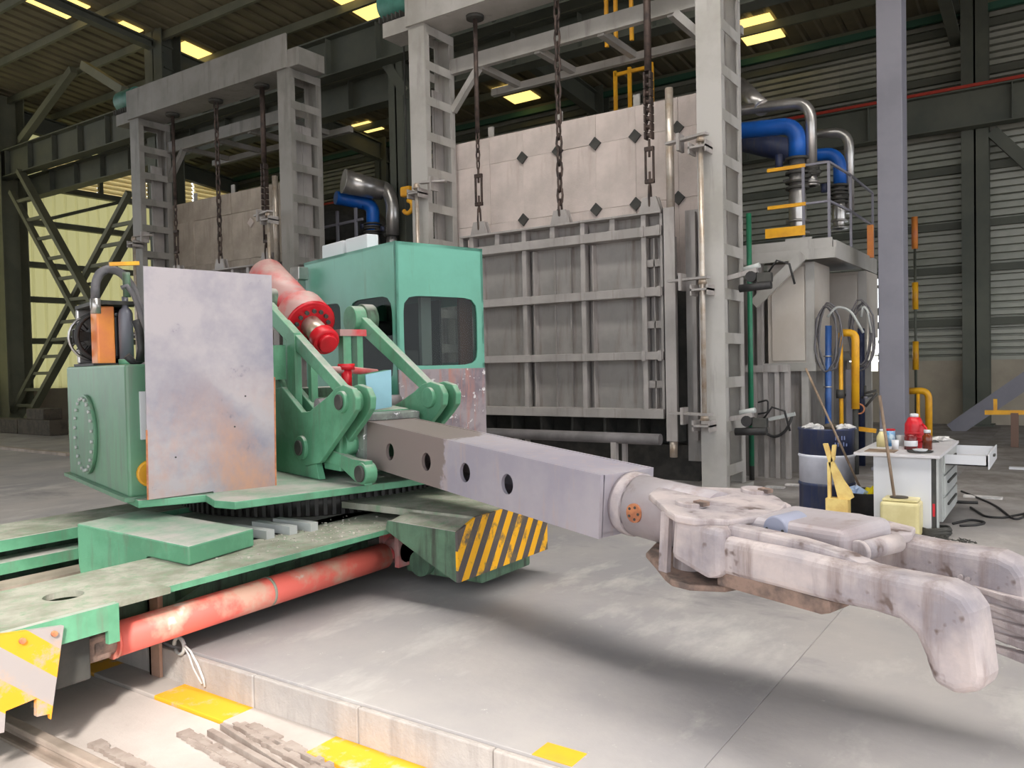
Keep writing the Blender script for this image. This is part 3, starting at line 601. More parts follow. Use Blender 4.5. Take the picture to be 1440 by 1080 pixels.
# regenerator cabinets under the platform
def cabinet(x0, x1, y, z0, z1, label):
    t = thing('regenerator_cabinet', label, 'cabinet', ((x0 + x1) / 2, y + .6, z0), 'regenerator cabinets')
    MB().box(x0, x1, y, y + .9, z0, z1).build('shell', CABM, t); MB().box(x0 + .06, x1 - .14, y - .03, y, z0 + .03, z1 - .05).build('front_panel', CABM, t, bev=.008); MB().box(x1 - .12, x1, y - .03, y, z0, z1).build('corner_post', PORTAL, t)
    MB().box(x0 - .1, x1 + .02, y - .06, y + 1, z0 - .12, z0).build('bearer', PORTAL, t)
    for xx, yy in ((x0 + .05, y), (x1 - .2, y), (x0 + .05, y + .85), (x1 - .2, y + .85)):
        MB().box(xx, xx + .1, yy, yy + .1, 0, z0 - .12).build('leg', PORTAL, t)
    MB().box(x0 + .25, x0 + .42, y + .1, y + .3, 0, z0 - .12).build('duct', STEELP, t)
cx0, cx1 = at('y', 12.2, 1080, 440).x, at('y', 12.2, 1146, 440).x
cabinet(cx0, cx1, 12.2, 1.62, 3.08, 'tall pale grey steel cabinet under front of the burner platform')
cx2, cx3 = at('y', 13.9, 1150, 440).x, at('y', 13.9, 1219, 440).x
cabinet(cx2, cx3, 13.9, 1.75, 3.06, 'second grey steel cabinet farther back under burner platform')
t = thing('furnace_side_frame', 'grey stiffened side plating of the right furnace near the floor', 'plating', (-3.6, 11.9, 0))
MB().box(-4.1, at('y', 11.6, 1112, 600).x, 11.6, 11.63, 0, 1.5).build('plate', STEELP, t)
for px in (1062, 1078, 1094, 1108): x = at('y', 11.55, px, 600).x; MB().box(x - .03, x + .03, 11.52, 11.6, 0, 1.55).build('stiffener', STEEL, t)
MB().box(-3.9, at('y', 11.6, 1112, 600).x, 11.5, 11.6, 1.5, 1.6).build('cap_rail', STEEL, t)
for px in (1054, 1068): x = at('y', 12.1, px, 450).x; MB().box(x - .04, x + .04, 12.1, 12.2, 1.0, 3.1).build('post', STEEL, t)
# ducts
def duct(name, label, pts, r, mat, rb, flanges=(), grp=None):
    t = thing(name, label, 'duct', V(pts[-1]), grp); MB().tube(bend(pts, rb, 8), r, 20).build('duct_pipe', mat, t)
    for c, rr, h in flanges: MB().cyl(c - ZV * h / 2, c + ZV * h / 2, rr, 20).build('flange', SILVER, t)
    return t
def stack(px, pyt, pyb_, y, r, name, label):
    a, b = at('y', y, px, pyt), at('y', y, px, pyb_); t = thing(name, label, 'valve', b)
    h = a.z - b.z; MB().lathe(b, [(r * .8, 0), (r * .8, h * .12), (r * 1.0, h * .22), (r, h * .5), (r * .9, h * .55), (r * .9, h)], 20).build('body', SILVER, t)
    for k in (.0, .16, .6, .68, .8, .88, .99): MB().cyl(b + ZV * (h * k), b + ZV * (h * k + .035), r * 1.35, 20).build('flange', SILVER if k < .5 else DARK, t)
    MB().bar(b + V((-r * 1.5, -.05, h * .72)), b + V((r * 1.7, -.05, h * .76)), .05, .05).build('lever', DARK, t); MB().cyl(b + V((-r * 2.1, 0, h * .9)), b + V((-r * 2.1, 0, h * 1.1)), .06, 12).build('actuator', BLUED, t)
    return t
YD = 12.9
P = lambda px, py, y=YD: at('y', y, px, py)
v = P(1121, 190); duct('air_duct', 'big blue elbow duct over the burner platform, nearer one', [v + V((-1.6, 0, .02)) if False else V((P(1040, 178).x - .9, YD, P(1040, 178).z)), V((v.x, YD, P(1120, 176).z)), P(1121, 224)], .128, BLUE, .35)
stack(1122, 224, 330, YD, .13, 'damper_valve', 'flanged silver damper valve under the nearer blue duct')
v = P(1140, 150, 13.0); duct('flue_duct', 'silver elbow flue rising above the nearer blue duct', [V((P(1046, 135, 13.0).x - .8, 13.0, P(1046, 150, 13.0).z)), V((v.x, 13.0, P(1140, 142, 13.0).z)), P(1141, 238, 13.0)], .085, SILVER, .3)
v = P(1186, 240, 15.2); duct('air_duct', 'smaller blue elbow duct behind, near the grey pillar', [V((P(1120, 222, 15.2).x, 15.2, P(1120, 222, 15.2).z)), V((P(1181, 215, 15.2).x, 15.2, P(1181, 214, 15.2).z)), P(1181, 262, 15.2)], .11, BLUE, .3)
stack(1141, 238, 262, 13.0, .09, 'damper_valve', 'small flanged valve under the silver elbow flue'); stack(1180, 262, 322, 15.2, .115, 'damper_valve', 'flanged damper valve under the farther blue duct')
duct('flue_duct', 'grey elbow flue behind the farther blue duct', [V((P(1140, 190, 15.4).x, 15.4, P(1140, 190, 15.4).z)), V((P(1194, 186, 15.4).x, 15.4, P(1194, 184, 15.4).z)), P(1194, 300, 15.4)], .085, SILVER, .3)
duct('cross_duct', 'dark blue horizontal duct behind the nearer elbow', [P(1040, 196, 14.5), P(1128, 216, 14.5)], .2, BLUED, .2)
o = duct('flue_header', 'slanting pale flue pipe behind the right portal column', [at('y', 13.6, 1040, 120), at('y', 13.0, 1072, 152)], .13, SILVER, .2)
YF = 12.6
Q = lambda px, py, y=YF: at('y', y, px, py)
duct('flue_duct', 'dull steel flue elbow with open round end behind green cab', [Q(524, 264), Q(543, 262), Q(552, 285), Q(552, 330)], .135, SILVER, .3); hd = thing('flue_header', 'wide dull flue branch with pale open end, left of the elbow', 'duct', Q(483, 255, 11.9)); e0, e1 = Q(484, 255, 11.9), Q(538, 268); MB().cyl(e0, e1, .25, 24, .2).build('branch_pipe', SILVER, hd); MB().cyl(e0 - (e1 - e0).normalized() * .02, e0, .25, 24).build('end_cap', PORTAL, hd)
duct('air_duct', 'blue elbow duct above the green cab roof', [Q(472, 278, 12.0), Q(500, 283, 12.4), V((Q(524, 288).x, YF, Q(524, 288).z)), Q(525, 330)], .14, BLUE, .3)
stack(525, 316, 352, YF, .14, 'damper_valve', 'dark flanged damper valve peeking over the green cab roof'); stack(551, 320, 352, YF + .1, .11, 'damper_valve', 'silver flanged valve right of the one peeking over the cab roof')
t = thing('burner_platform', 'dark railed platform behind the green cab roof', 'platform', (Q(480, 340)), )
a, b = Q(440, 338), Q(570, 338); MB().box(a.x, b.x, YF - .4, YF + 2, a.z - .8, a.z - .65).build('deck', DARK, t)
for px in (446, 475, 501): p = Q(px, 330, YF - .4); MB().bar(V((p.x, p.y, a.z - .65)), V((p.x, p.y, a.z + .45)), .05, .05).build('rail_post', COLUMN, t)
MB().bar(Q(446, 322, YF - .4), Q(510, 308, YF - .4), .04, .05).build('hand_rail', COLUMN, t)
o = MB().lathe(Q(480, 318, 13.5) - V((0, 0, .5)), [(1.2, 0), (1.2, .5), (.9, .8), (.2, 1.0)], 20).build('dust_hood', DARK); tag(o, 'dark round hood below the blue elbow behind the cab', 'hood')
MB_ = MB(); h0 = at('y', 10.9, 573, 275)
t = thing('hoist_hook', 'yellow chain hoist hook beside the middle portal column', 'hook', h0); MB().box(h0.x - .13, h0.x + .1, h0.y - .06, h0.y + .06, h0.z - .02, h0.z + .16).build('block', YEL, t, bev=.03)
MB().tube(arc(h0 + V((0, 0, -.2)), V((1, 0, 0)), ZV, .11, -2.6, 1.5, 10), .04, 8).build('hook', YEL, t); MB().cyl(h0 + V((0, 0, .1)), h0 + V((0, 0, 3)), .015, 8).build('chain_line', DARK, t)
# yellow guard rails and hanging gear up behind the right furnace
def guard(name, label, pts, h, y, dn=0):
    ps = [at('y', y, *p) for p in pts]; t = thing(name, label, 'railing', ps[0])
    for p in ps: MB().bar(p - ZV * dn, p + ZV * h, .05, .05).build('rail_post', YEL, t)
    for k in (.9,): MB().bar(ps[0] + ZV * h * k, ps[-1] + ZV * h * k, .05, .05).build('rail_bar', YEL, t)
guard('guard_rail', 'yellow guard rail on top of the right furnace', [(866, 153), (886, 148), (917, 142)], .6, 11.9, .25)
guard('guard_rail', 'yellow guard rail above the portal walkway beam', [(853, 40), (866, 36), (888, 30), (910, 22)], 1.1, 11.85, .3)

# ================================================================== the manipulator
mach = thing('forging_manipulator', 'big green rail-bound forging manipulator with long grey arm and claw', 'machine', (-5.2, 4.2, -.2))
# --- rail carriage
XD, ZD = -4.14, .5
MB().holeplate((-4.86, 1.0, ZD - .035), (0, 1, 0), (1, 0, 0), 1.6, .76, [(1.2, .4, .1, .1)], -.035).build('deck_plate', DECK, mach)
MB().box(-4.86, XD, 2.6, 4.9, ZD - .035, ZD).build('deck_plate', DECK, mach)
MB().box(-4.1, -4.06, .8, 2.28, ZD - .13, ZD).box(-4.09, -4.06, 2.22, 2.28, ZD - .2, ZD - .13).build('fascia', GREEN, mach)
MB().box(XD - .012, XD + .006, 2.28, 4.85, ZD - .04, ZD - .004).build('deck_edge', GREEN, mach)
MB().box(-4.86, -4.76, 1.0, 4.8, .1, ZD - .035).build('beam_web', GREEN_D, mach)
for y in (2.45, 3.05, 3.8, 4.4): MB().prism([(-4.76, y, ZD - .035), (XD - .12, y, ZD - .035), (-4.76, y, ZD - .3)], (0, .015, 0)).build('gusset', GREEN_D, mach)
MB().box(-4.86, -4.66, 1.0, 4.85, .06, .1).build('bottom_flange', GREEN_D, mach)
# far beam
MB().box(-6.85, -6.2, 1.0, 5.2, ZD - .03, ZD + .03).build('deck_plate', DECK, mach); MB().box(-6.2, -6.17, 1.0, 5.2, ZD - .05, ZD + .03).build('deck_edge', GREEN, mach)
MB().box(-6.6, -6.5, 1.0, 5.2, .1, ZD - .03).build('beam_web', GREEN_D, mach); MB().box(-6.35, -6.12, 1.0, 5.2, .3, .38).build('guide_ledge', GREEN, mach)
MB().box(-6.12, -5.9, 1.0, 5.2, .2, .26).build('slide_rail', RAILM, mach); MB().box(-5.05, -4.88, 1.0, 5.2, .3, .4).build('slide_rail', RAILM, mach)
MB().box(-6.5, -4.6, 1.0, 5.2, .08, .16).build('carriage_floor', GREEN_D, mach)
# travel cylinder
cyl = MB().cyl((-4.3, 2.36, .233), (-4.3, 4.5, .255), .095, 24).build('travel_cylinder', ORED, mach)
MB().cyl((-4.3, 2.24, .23), (-4.3, 2.37, .233), .07, 20).build('gland', JAWR, cyl, bev=.01); MB().cyl((-4.3, 2.36, .233), (-4.3, 2.375, .233), .1, 24).build('collar', ORED, cyl)
MB().box(-4.36, -4.24, 2.14, 2.34, .16, .3).build('clevis', JAWR, cyl, bev=.02)
MB().box(-4.4, -4.2, 2.02, 2.2, .1, .44).build('anchor_bracket', DARK, mach, bev=.01)
MB().cyl((-4.3, 4.5, .255), (-4.3, 4.58, .255), .06, 16).build('rod_head', REDP, cyl); MB().cyl((-4.38, 4.66, .27), (-4.2, 4.66, .27), .1, 18).build('eye', REDP, cyl, bev=.015)
MB().box(-4.4, -4.36, 4.56, 4.8, .16, .4).box(-4.24, -4.2, 4.56, 4.8, .16, .4).build('clevis', REDP, cyl)
MB().lathe((-4.3, 3.4, .246), [(.097, 0), (.097, .02)], 24, (0, 1, 0)).build('band', DECK, cyl)
MB().box(-4.73, -4.62, 2.84, 2.86, -.195, .45).box(-4.73, -4.71, 2.84, 2.93, -.195, .45).build('support_post', M('brown_post', (178, 142, 122), (150, 116, 100), 4, rough=.7), mach)
# bumper plates
bp = [at('x', -4.03, *q) for q in ((-45, 899), (90, 880), (72, 1012), (70, 1004), (52, 1008), (52, 982), (8, 1000), (6, 1030), (-45, 1040))]
b1 = MB().prism(bp, (-.03, 0, 0)).build('bumper_plate', BUMP1, mach, label='pale plate with faded yellow stripes')
for q in ((31, 901), (76, 891)): c = at('x', -4.025, *q); MB().cyl(c - V((.01, 0, 0)), c + V((.012, 0, 0)), .014, 8).build('bolt', RUST, b1)
MB().box(-4.7, -4.2, 1.2, 1.75, .0, .4).build('wheel_box', GREEN_D, mach); MB().cyl((-4.4, 1.98, .0), (-4.4 + .001, 2.02, .0), .02).build('axle', DARK, mach)
XW = -3.45; wy0, wy1 = 4.34, 5.5
MB().prism([(XW, wy0, .2), (XW, wy1, .2), (XW, wy1, .62), (XW, wy0 + .22, .62), (XW, wy0, .55)], (-.02, 0, 0)).build('bumper_plate', BUMP2, mach, label='black plate with bright yellow stripes')
MB().prism([(XW - .02, wy0, .2), (XW - .02, wy0, .55), (-4.1, wy0, .57), (-4.12, wy0, .5), (-3.7, wy0, .3)], (0, .02, 0)).build('end_cheek', GREEN_D, mach)
MB().box(-4.8, XW - .02, wy0 + .22, wy1, .57, .62).build('end_deck', DECK, mach); MB().hexa([(-4.1, wy0 + .02, .53), (XW - .02, wy0 + .02, .53), (XW - .02, wy0 + .22, .57), (-4.1, wy0 + .22, .57), (-4.1, wy0 + .02, .56), (XW - .02, wy0 + .02, .55), (XW - .02, wy0 + .22, .6), (-4.1, wy0 + .22, .6)]).build('end_slope', DECK, mach)
MB().box(-4.3, XW - .1, 4.75, 5.4, .08, .56).build('wheel_box', GREEN_D, mach, bev=.02)
MB().cyl((-4.1, 4.68, .18), (-4.1, 4.8, .18), .1, 20).build('wheel_cover', GREEN_D, mach)
# trolley end block
bl = [(-6.02, 3.12, .16), (-4.76, 3.12, .36), (-4.76, 3.12, .56), (-6.02, 3.12, .6)]
MB().prism([(-5.76, 2.95, .635), (-4.42, 2.93, .625), (-4.42, 2.93, .505), (-4.9, 2.95, .5), (-5.2, 2.95, .22), (-5.55, 2.95, .15), (-5.72, 2.95, .22), (-5.76, 2.95, .34)], (-.1, .56, 0)).build('trolley_block', GREEN, mach, bev=.012)
MB().box(-6.1, -4.7, 3.6, 5.1, .28, .5).build('trolley_frame', GREEN_D, mach)
for i, (x, y) in enumerate(((-4.75, 3.68), (-4.72, 3.86), (-4.68, 4.02))): MB().box(x - .3, x + .12, y, y + .07, .5, .56).build('rail_clip', GREYM, mach)
# slew ring
cg = L(-.25, .95, 0)
ring = MB().cyl(cg + ZV * .5, cg + ZV * .7, 1.2, 64).build('slew_ring', GEAR, mach)
tb = MB()
for i in range(110):
    a = 2 * math.pi * i / 110; c = cg + V((math.cos(a), math.sin(a), 0)) * 1.2; tb.bar(c + ZV * .51, c + ZV * .69, .03, .05, V((math.cos(a), math.sin(a), 0)))
tb.build('gear_teeth', GEAR, ring, kind='stuff')
# --- base plate
MB().prism([L(1.28, -.42, .72), L(1.28, 2.0, .72), L(-1.6, 2.5, .72), L(-1.6, -.9, .72), L(1.15, -.9, .72) if False else L(.7, -.9, .72), L(.8, -.46, .72), L(1.1, -.5, .72)], ZV * .055).build('base_plate', GREEN, mach, bev=.006)
# --- oil tank with cover, gauge and plug
tk = MB().lb(-1.38, .58, -.93, .0, .78, 1.75).build('oil_tank', TANKG, mach, bev=.02)
mc = L(-.62, -.93, 1.18); MB().cyl(mc, mc - LV * .03, .33, 40).build('manhole_cover', TANKG, tk, bev=.005)
bo = MB().cyl(mc - LV * .03 + ZV * .3, mc - LV * .05 + ZV * .3, .014, 6).build('bolt', GREYM, tk)
for i in range(1, 22): a = 2 * math.pi * i / 22; inst(bo, tk, mc - LV * .04 + DV * .3 * math.sin(a) + ZV * .3 * math.cos(a))
MB().lb(.58, .61, -.84, -.79, 1.2, 1.55).build('level_gauge', WHITE, tk); g_ = L(.58, -.78, .95); MB().cyl(g_, g_ + DV * .05, .1, 20).build('filler_plug', YEL, tk, bev=.01, label='yellow round plug')
MB().lb(-1.42, .62, -.97, .02, .76, .79).build('skirt', TANKG, tk)
# cooler pack on the tank
MB().lb(-.64, -.42, -.88, -.745, 1.76, 2.24).build('oil_cooler', ORANGE, mach, bev=.012, label='orange radiator')
fc = L(-.68, -.78, 2.0); fan = MB().tube(arc(fc, LV, ZV, .2, 0, 2 * math.pi, 24)[:-1], .02, 6, True).build('fan_shroud', BLACK, mach)
fc2 = fc - DV * .3; MB().tube(arc(fc2, LV, ZV, .2, 0, 2 * math.pi, 24)[:-1], .012, 6, True).build('guard_ring', SILVER, fan)
for i in range(20):
    a = 2 * math.pi * i / 20; e = LV * math.cos(a) + ZV * math.sin(a); MB().tube([fc + e * .2, fc - DV * .2 + e * .2, fc2 + e * .17, fc2 + e * .06], .006, 5).build('guard_wire', SILVER if i % 3 == 0 else BLACK, fan)
MB().cyl(fc - DV * .05, fc - DV * .3, .09, 16).build('fan_motor', BLACK, fan); 
for i in range(6):
    a = math.pi * i / 3; e = LV * math.cos(a) + ZV * math.sin(a); f_ = LV * -math.sin(a) + ZV * math.cos(a); MB().prism([fc - DV * .04 + e * .06 - f_ * .03, fc - DV * .04 + e * .22 - f_ * .06, fc - DV * .08 + e * .22 + f_ * .05, fc - DV * .07 + e * .06 + f_ * .03], DV * -.008).build('fan_blade', BLACK, fan)
MB().lb(-1.12, -.4, -.92, -.55, 1.75, 1.77).build('cooler_base', BLACK, mach); MB().lb(-1.08, -.66, -.72, -.56, 1.77, 2.26).build('fan_hood', M('glossy_black_hood', (30, 30, 34), None, rough=.12), mach, bev=.06, seg=4); MB().lb(-1.09, -1.05, -.9, -.6, 1.77, 2.25).build('hood_edge', SILVER, mach, bev=.015)
MB().lb(-1.1, -.36, -.9, -.58, 2.25, 2.28).build('cooler_top_plate', DARK, mach)
ft = L(-.4, -.665, 1.8); MB().lathe(ft, [(.056, 0), (.056, .38), (.045, .41), (.025, .43), (.025, .52)], 20).build('filter_housing', M('grey_filter_paint', (106, 106, 116), None, rough=.35), mach); MB().cyl(ft - ZV * .06, ft, .065, 20).build('filter_base', GREEN, mach)
vt = L(-.2, -.7, 2.3); MB().cyl(vt, vt + ZV * .2, .03, 12).build('valve_stem', GREEN_D, mach); MB().bar(vt + ZV * .26 - DV * .02 - LV * .12, vt + ZV * .28 + LV * .1, .04, .03).build('valve_handle', YEL, mach, label='yellow lever')
hp = [onp(DV, .0 - .3, *q) for q in ((134, 420), (134, 398), (140, 383), (155, 377), (172, 384), (187, 405), (200, 440), (206, 480))]
MB().tube(bend(hp, .2, 4), .035, 10).build('hose', HOSE, mach); MB().cyl(hp[0] - ZV * .12, hp[0], .04, 12).build('hose_ferrule', SILVER, mach)
hp = [onp(DV, .1, *q) for q in ((171, 405), (178, 402), (188, 415), (198, 440), (206, 470))]; MB().tube(hp, .02, 8).build('hose', HOSE, mach)
hp = [onp(DV, .2, *q) for q in ((178, 500), (190, 512), (200, 505), (206, 490))]; MB().tube(hp, .03, 8).build('hose', BLACK, mach)
hp = [onp(DV, .25, *q) for q in ((183, 520), (192, 530), (203, 525), (207, 515))]; MB().tube(hp, .022, 8).build('hose', BLACK, mach)
hp = [onp(DV, .3, *q) for q in ((190, 450), (196, 465), (199, 490), (196, 508))]; MB().tube(hp, .03, 8).build('hose', BLACK, mach)
# --- heat shield
sh = [onp(DV, .75, *q) for q in ((202, 374), (382, 387), (388, 690), (302, 697), (300, 691), (208, 703))]
s_ = MB().prism(sh, DV * -.015).build('heat_shield', SHIELD, mach)
MB().bar(sh[0] * .3 + sh[5] * .7, sh[5], .004, .012, LV).build('shield_edge', RUST, s_); MB().bar(sh[1] - ZV * .8, sh[2], .004, .012, LV).build('shield_edge', RUST, s_)
for q in ((345, 557), (247, 643), (330, 600)): c = onp(DV, .75, *q); MB().cyl(c, c + DV * .003, .007, 8).build('plug_weld', DARK, s_)
MB().lb(.55, .735, -.75, -.7, .78, 2.2).build('shield_stay', GREEN_D, mach); MB().lb(.45, .735, .0, .04, .78, 2.2).build('shield_stay', GREEN_D, mach)
# --- trunnion frame and lifting linkage
def crank(l0, th, mat=GREEN):
    pts = [(393, 546), (402, 544), (412, 556), (430, 579), (441, 578), (468, 556), (478, 545), (489, 541), (501, 546), (507, 560), (506, 576), (498, 590), (456, 650), (436, 655), (420, 640), (404, 604)]
    return MB().prism([onp(LV, .5, *q) + LV * (l0 - .5) for q in pts], LV * th).build('crank_plate', mat, mach, bev=.008)
def disc(d, l0, l1, z, r, mat=GREEN, nm='pin_boss', n=24): return MB().cyl(L(d, l0, z), L(d, l1, z), r, n).build(nm, mat, mach, bev=.006)
PJ = (1.23, 1.43); PP = (.5, 1.03); PLW = (1.35, .88); PU = (-.11, 2.13)
for l0, s in ((.46, 1), (1.44, -1)):
    crank(l0 if s > 0 else l0 - .05, .05); crank(l0 + .13 * s if s > 0 else l0 - .18, .05)
    a = l0 - .03 * s; b = l0 + .21 * s
    disc(*[PJ[0]], a, b, PJ[1], .085); disc(PP[0], a, b + .02 * s, PP[1], .1); disc(PLW[0], a + .1 * s, b - .04 * s, PLW[1], .085); PU = (-.45, 2.3) if s > 0 else (-.1, 2.15); disc(PU[0], l0 + .09 * s - .1, l0 + .09 * s + .09, PU[1], .13)
    for q, rr in ((PJ, .06), (PP, .065)): disc(q[0], a - .02 * s, a, q[1], rr, DARK, 'pin_cap')
    disc(PLW[0], a + .075 * s, a + .1 * s, PLW[1], .065, DARK, 'pin_cap')
    k = MB(); lm = l0 + .09 * s; u = (L(PJ[0], lm, PJ[1]) - L(PU[0], lm, PU[1])).normalized(); nn = u.cross(LV)
    A, B = L(PU[0], lm, PU[1]), L(PJ[0], lm, PJ[1]); k.hexa([A - nn * .075 - LV * .04, A - nn * .075 + LV * .04, A + nn * .075 + LV * .04, A + nn * .075 - LV * .04, B - nn * .045 - LV * .035, B - nn * .045 + LV * .035, B + nn * .045 + LV * .035, B + nn * .045 - LV * .035]); k.build('lift_link', GREEN, mach, bev=.006)
    disc(PU[0], lm + .02, lm + .14, PU[1], .15, GREEN_D, 'link_eye')
    lo = MB().prism([L(PP[0] + .12, a + .11 * s, PP[1] - .1), L(PP[0] + .3, a + .11 * s, PP[1] + .0), L(PLW[0] - .15, a + .11 * s, PLW[1] + .1), L(PLW[0] + .05, a + .11 * s, PLW[1] + .1), L(PLW[0] + .04, a + .11 * s, PLW[1] - .09), L(PLW[0] - .12, a + .11 * s, PLW[1] - .07), L(PLW[0] - .35, a + .11 * s, PLW[1] + .02)], LV * .07 * s).build('lower_lever', GREEN, mach, bev=.008)
    ly = l0 + .02 * s
    MB().prism([L(.1, ly, .78), L(.75, ly, .78), L(.62, ly, 1.05), L(.35, ly, 1.15), L(.0, ly, 1.6), L(-.35, ly, 1.6), L(-.4, ly, .78)], LV * .06 * s).build('trunnion_plate', GREEN, mach, bev=.006)
MB().cyl(L(PP[0], .5, PP[1]), L(PP[0], 1.4, PP[1]), .11, 24).build('torsion_tube', GREEN_D, mach)
MB().lb(-.9, -.4, .4, 1.5, .78, 1.5).build('rear_frame', GREEN_D, mach); MB().lb(-1.3, -.3, -.05, 1.45, .78, 1.1).build('rear_frame', GREEN_D, mach)
# hydraulic lift cylinder
A, B = L(-.95, .8, 2.62), L(.0, .8, 2.09); u = (B - A).normalized()
lc = MB().cyl(A, B - u * .2, .185, 28).build('lift_cylinder', REDP, mach); MB().cyl(B - u * .24, B, .235, 28).build('gland_flange', REDP, lc, bev=.012); MB().cyl(B - u * .02, B + u * .012, .19, 28).build('gland_face', REDB, lc)
MB().cyl(B, B + u * .01, .238, 28, .215).build('flange_rim', REDB, lc)
MB().cyl(B, B + u * .26, .095, 20).build('piston_rod', BRIGHT, lc); MB().cyl(B + u * .24, B + u * .36, .125, 24).build('rod_eye', REDB, lc, bev=.02); MB().cyl(B + u * .35, B + u * .4, .085, 20).build('rod_cap', REDB, lc, bev=.01)
c_ = B + u * .03
for i in range(14):
    a = 2 * math.pi * i / 14; x_ = u.orthogonal().normalized(); y_ = u.cross(x_); q = c_ + (x_ * math.cos(a) + y_ * math.sin(a)) * .155; MB().cyl(q, q + u * .025, .02, 6).build('bolt', DARK, lc)
MB().lb(-.2, -.1, .62, .72, 1.5, 2.0).build('bracket_upright', GREEN, mach); MB().lb(.1, .2, 1.02, 1.1, 1.3, 2.02).build('bracket_upright', GREEN, mach); MB().lb(.1, .2, 1.16, 1.22, 1.3, 2.0).build('bracket_upright', GREEN, mach)
MB().lb(.08, .22, .98, 1.25, 1.98, 2.04).build('bracket_cap', REDP, mach)
MB().lb(.15, .3, .5, .56, .9, 2.0).build('bracket_upright', GREEN, mach); MB().lb(-.05, .12, .36, .5, 1.6, 1.9).build('valve_box', GREEN, mach); MB().lb(.3, .36, .62, .68, .9, 1.75).build('bracket_upright', GREEN, mach)
a, b = onp(DV, .75, 455, 520), onp(DV, .75, 530, 524); MB().tube([a, (a + b) / 2 + ZV * .01, b], .03, 10).build('pink_pipe', REDP, mach); c = onp(DV, .75, 487, 520)
MB().cyl(c + ZV * .03, c - ZV * .22, .045, 12).build('red_valve', REDB, mach); MB().cyl(c + ZV * .0, c + ZV * .05, .07, 6).build('red_valve_nut', REDB, mach)
bq = [onp(DV, .95, *q) for q in ((513, 527), (549, 520), (550, 572), (518, 578))]; MB().prism(bq, DV * .012).build('light_blue_plate', LBLUE, mach); MB().prism([p - LV * .06 for p in bq[:2]] + [p - LV * .06 for p in bq[2:]], LV * .05).build('plate_backing', GREEN, mach)
MB().cyl(L(.6, .55, 1.38), L(.6, 1.35, 1.38), .06, 16).build('cross_shaft', ARM, mach); MB().cyl(L(.95, .6, 1.47), L(.95, .72, 1.47), .07, 16).build('pink_boss', REDP, mach)
# --- arm
AX = V(L(3.7, 0, .89) - L(1.15, 0, 1.08)).normalized(); AN = LV.cross(AX).normalized(); AN = AN if AN.z > 0 else -AN
R0 = L(1.0, .95, 1.092)
def AP(s, l, n): return R0 + AX * s + LV * l + AN * n          # s along the arm from its root, l across, n normal
SL = 2.71
def ab(mb, s0, s1, l0, l1, n0, n1): return mb.hexa([AP(s0, l0, n0), AP(s1, l0, n0), AP(s1, l1, n0), AP(s0, l1, n0), AP(s0, l0, n1), AP(s1, l0, n1), AP(s1, l1, n1), AP(s0, l1, n1)])
arm = MB().holeplate(AP(0, -.21, -.18), AX, AN, SL, .36, [(.48, .165, .058, .066), (.98, .165, .058, .066), (1.45, .165, .058, .066), (1.9, .165, .058, .066)], .025)
ab(arm, 0, SL, -.2, .2, .15, .178); ab(arm, 0, SL, -.2, .2, -.178, -.15); ab(arm, 0, SL, .185, .21, -.18, .18); ab(arm, SL - .03, SL, -.2, .2, -.17, .17)
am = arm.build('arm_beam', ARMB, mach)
fr = MB(); ab(fr, -.0, .13, -.26, .26, .18, .235); ab(fr, -.0, .13, -.26, .26, -.235, -.18); ab(fr, -.0, .13, -.265, -.211, -.18, .18); ab(fr, -.0, .13, .211, .265, -.18, .18)
fr.build('arm_collar', M('chipped_collar', (122, 130, 122), (86, 82, 86), 5, rough=.6, spots=((222, 220, 224), 12, .62)), mach, bev=.006)
ab(MB(), -1.2, -.05, -.27, .27, -.24, .24).build('arm_carrier', GREEN, mach, bev=.01)
MB().lb(.7, .98, .55, .7, .86, 1.25).build('carrier_lug', GREEN, mach, bev=.01); c = L(.95, .58, 1.08); MB().cyl(c - LV * .0, c + LV * .12, .1, 20).build('carrier_boss', GREEN, mach)
# hub
MB().cyl(AP(SL, 0, 0), AP(SL + .1, 0, 0), .172, 40).build('hub_neck', ARM, am); MB().cyl(AP(SL + .02, 0, 0), AP(SL + .09, 0, 0), .182, 40).build('hub_ring', JAW, am, bev=.008)
hb = MB().cyl(AP(SL + .08, 0, 0), AP(SL + .62, 0, 0), .172, 40).build('hub', ARM, mach)
hc = AP(SL + .2, -.165, .0); cv = MB().cyl(hc, hc - LV * .015, .052, 24).build('hub_cover', RUST, hb)
for i in range(5): a = 2 * math.pi * i / 5; q = hc - LV * .015 + (AX * math.cos(a) + AN * math.sin(a)) * .034; MB().cyl(q, q - LV * .004, .008, 8).build('screw', DARK, hb)
# fork plates: same outline above and below
out = [(912, 694), (925, 705), (939, 718), (949, 724), (975, 729), (1025, 731), (1073, 725), (1098, 716), (1106, 708), (1097, 700), (1079, 690), (1040, 686), (984, 684), (950, 680), (930, 680)]
def arm_plane(px, py, n):
    r = ray(px, py); return CAM + r * ((AP(0, 0, n) - CAM).dot(AN) / r.dot(AN))
op = [arm_plane(*q, .15) for q in out]
fk = MB().prism(op, AN * -.035).build('fork_plate', JAW, mach, bev=.01); MB().prism([p - AN * .34 for p in op], AN * .03).build('fork_plate', JAWR, mach, bev=.008)
for px, py, nm in ((972, 710, 'near'), (1062, 692, 'far')):
    c = arm_plane(px, py, .15); MB().cyl(c - AN * .33, c + AN * .02, .075, 24).build('jaw_pin', JAW, fk, bev=.006); MB().bar(c + AN * .02 + AX * .03, c + AN * .02 + AX * .09, .05, .02, AN).build('keeper', JAWR, fk)
a = arm_plane(938, 720, .13); MB().bar(a, a - AN * .29, .03, .05, AX).build('fork_web', JAW, fk)
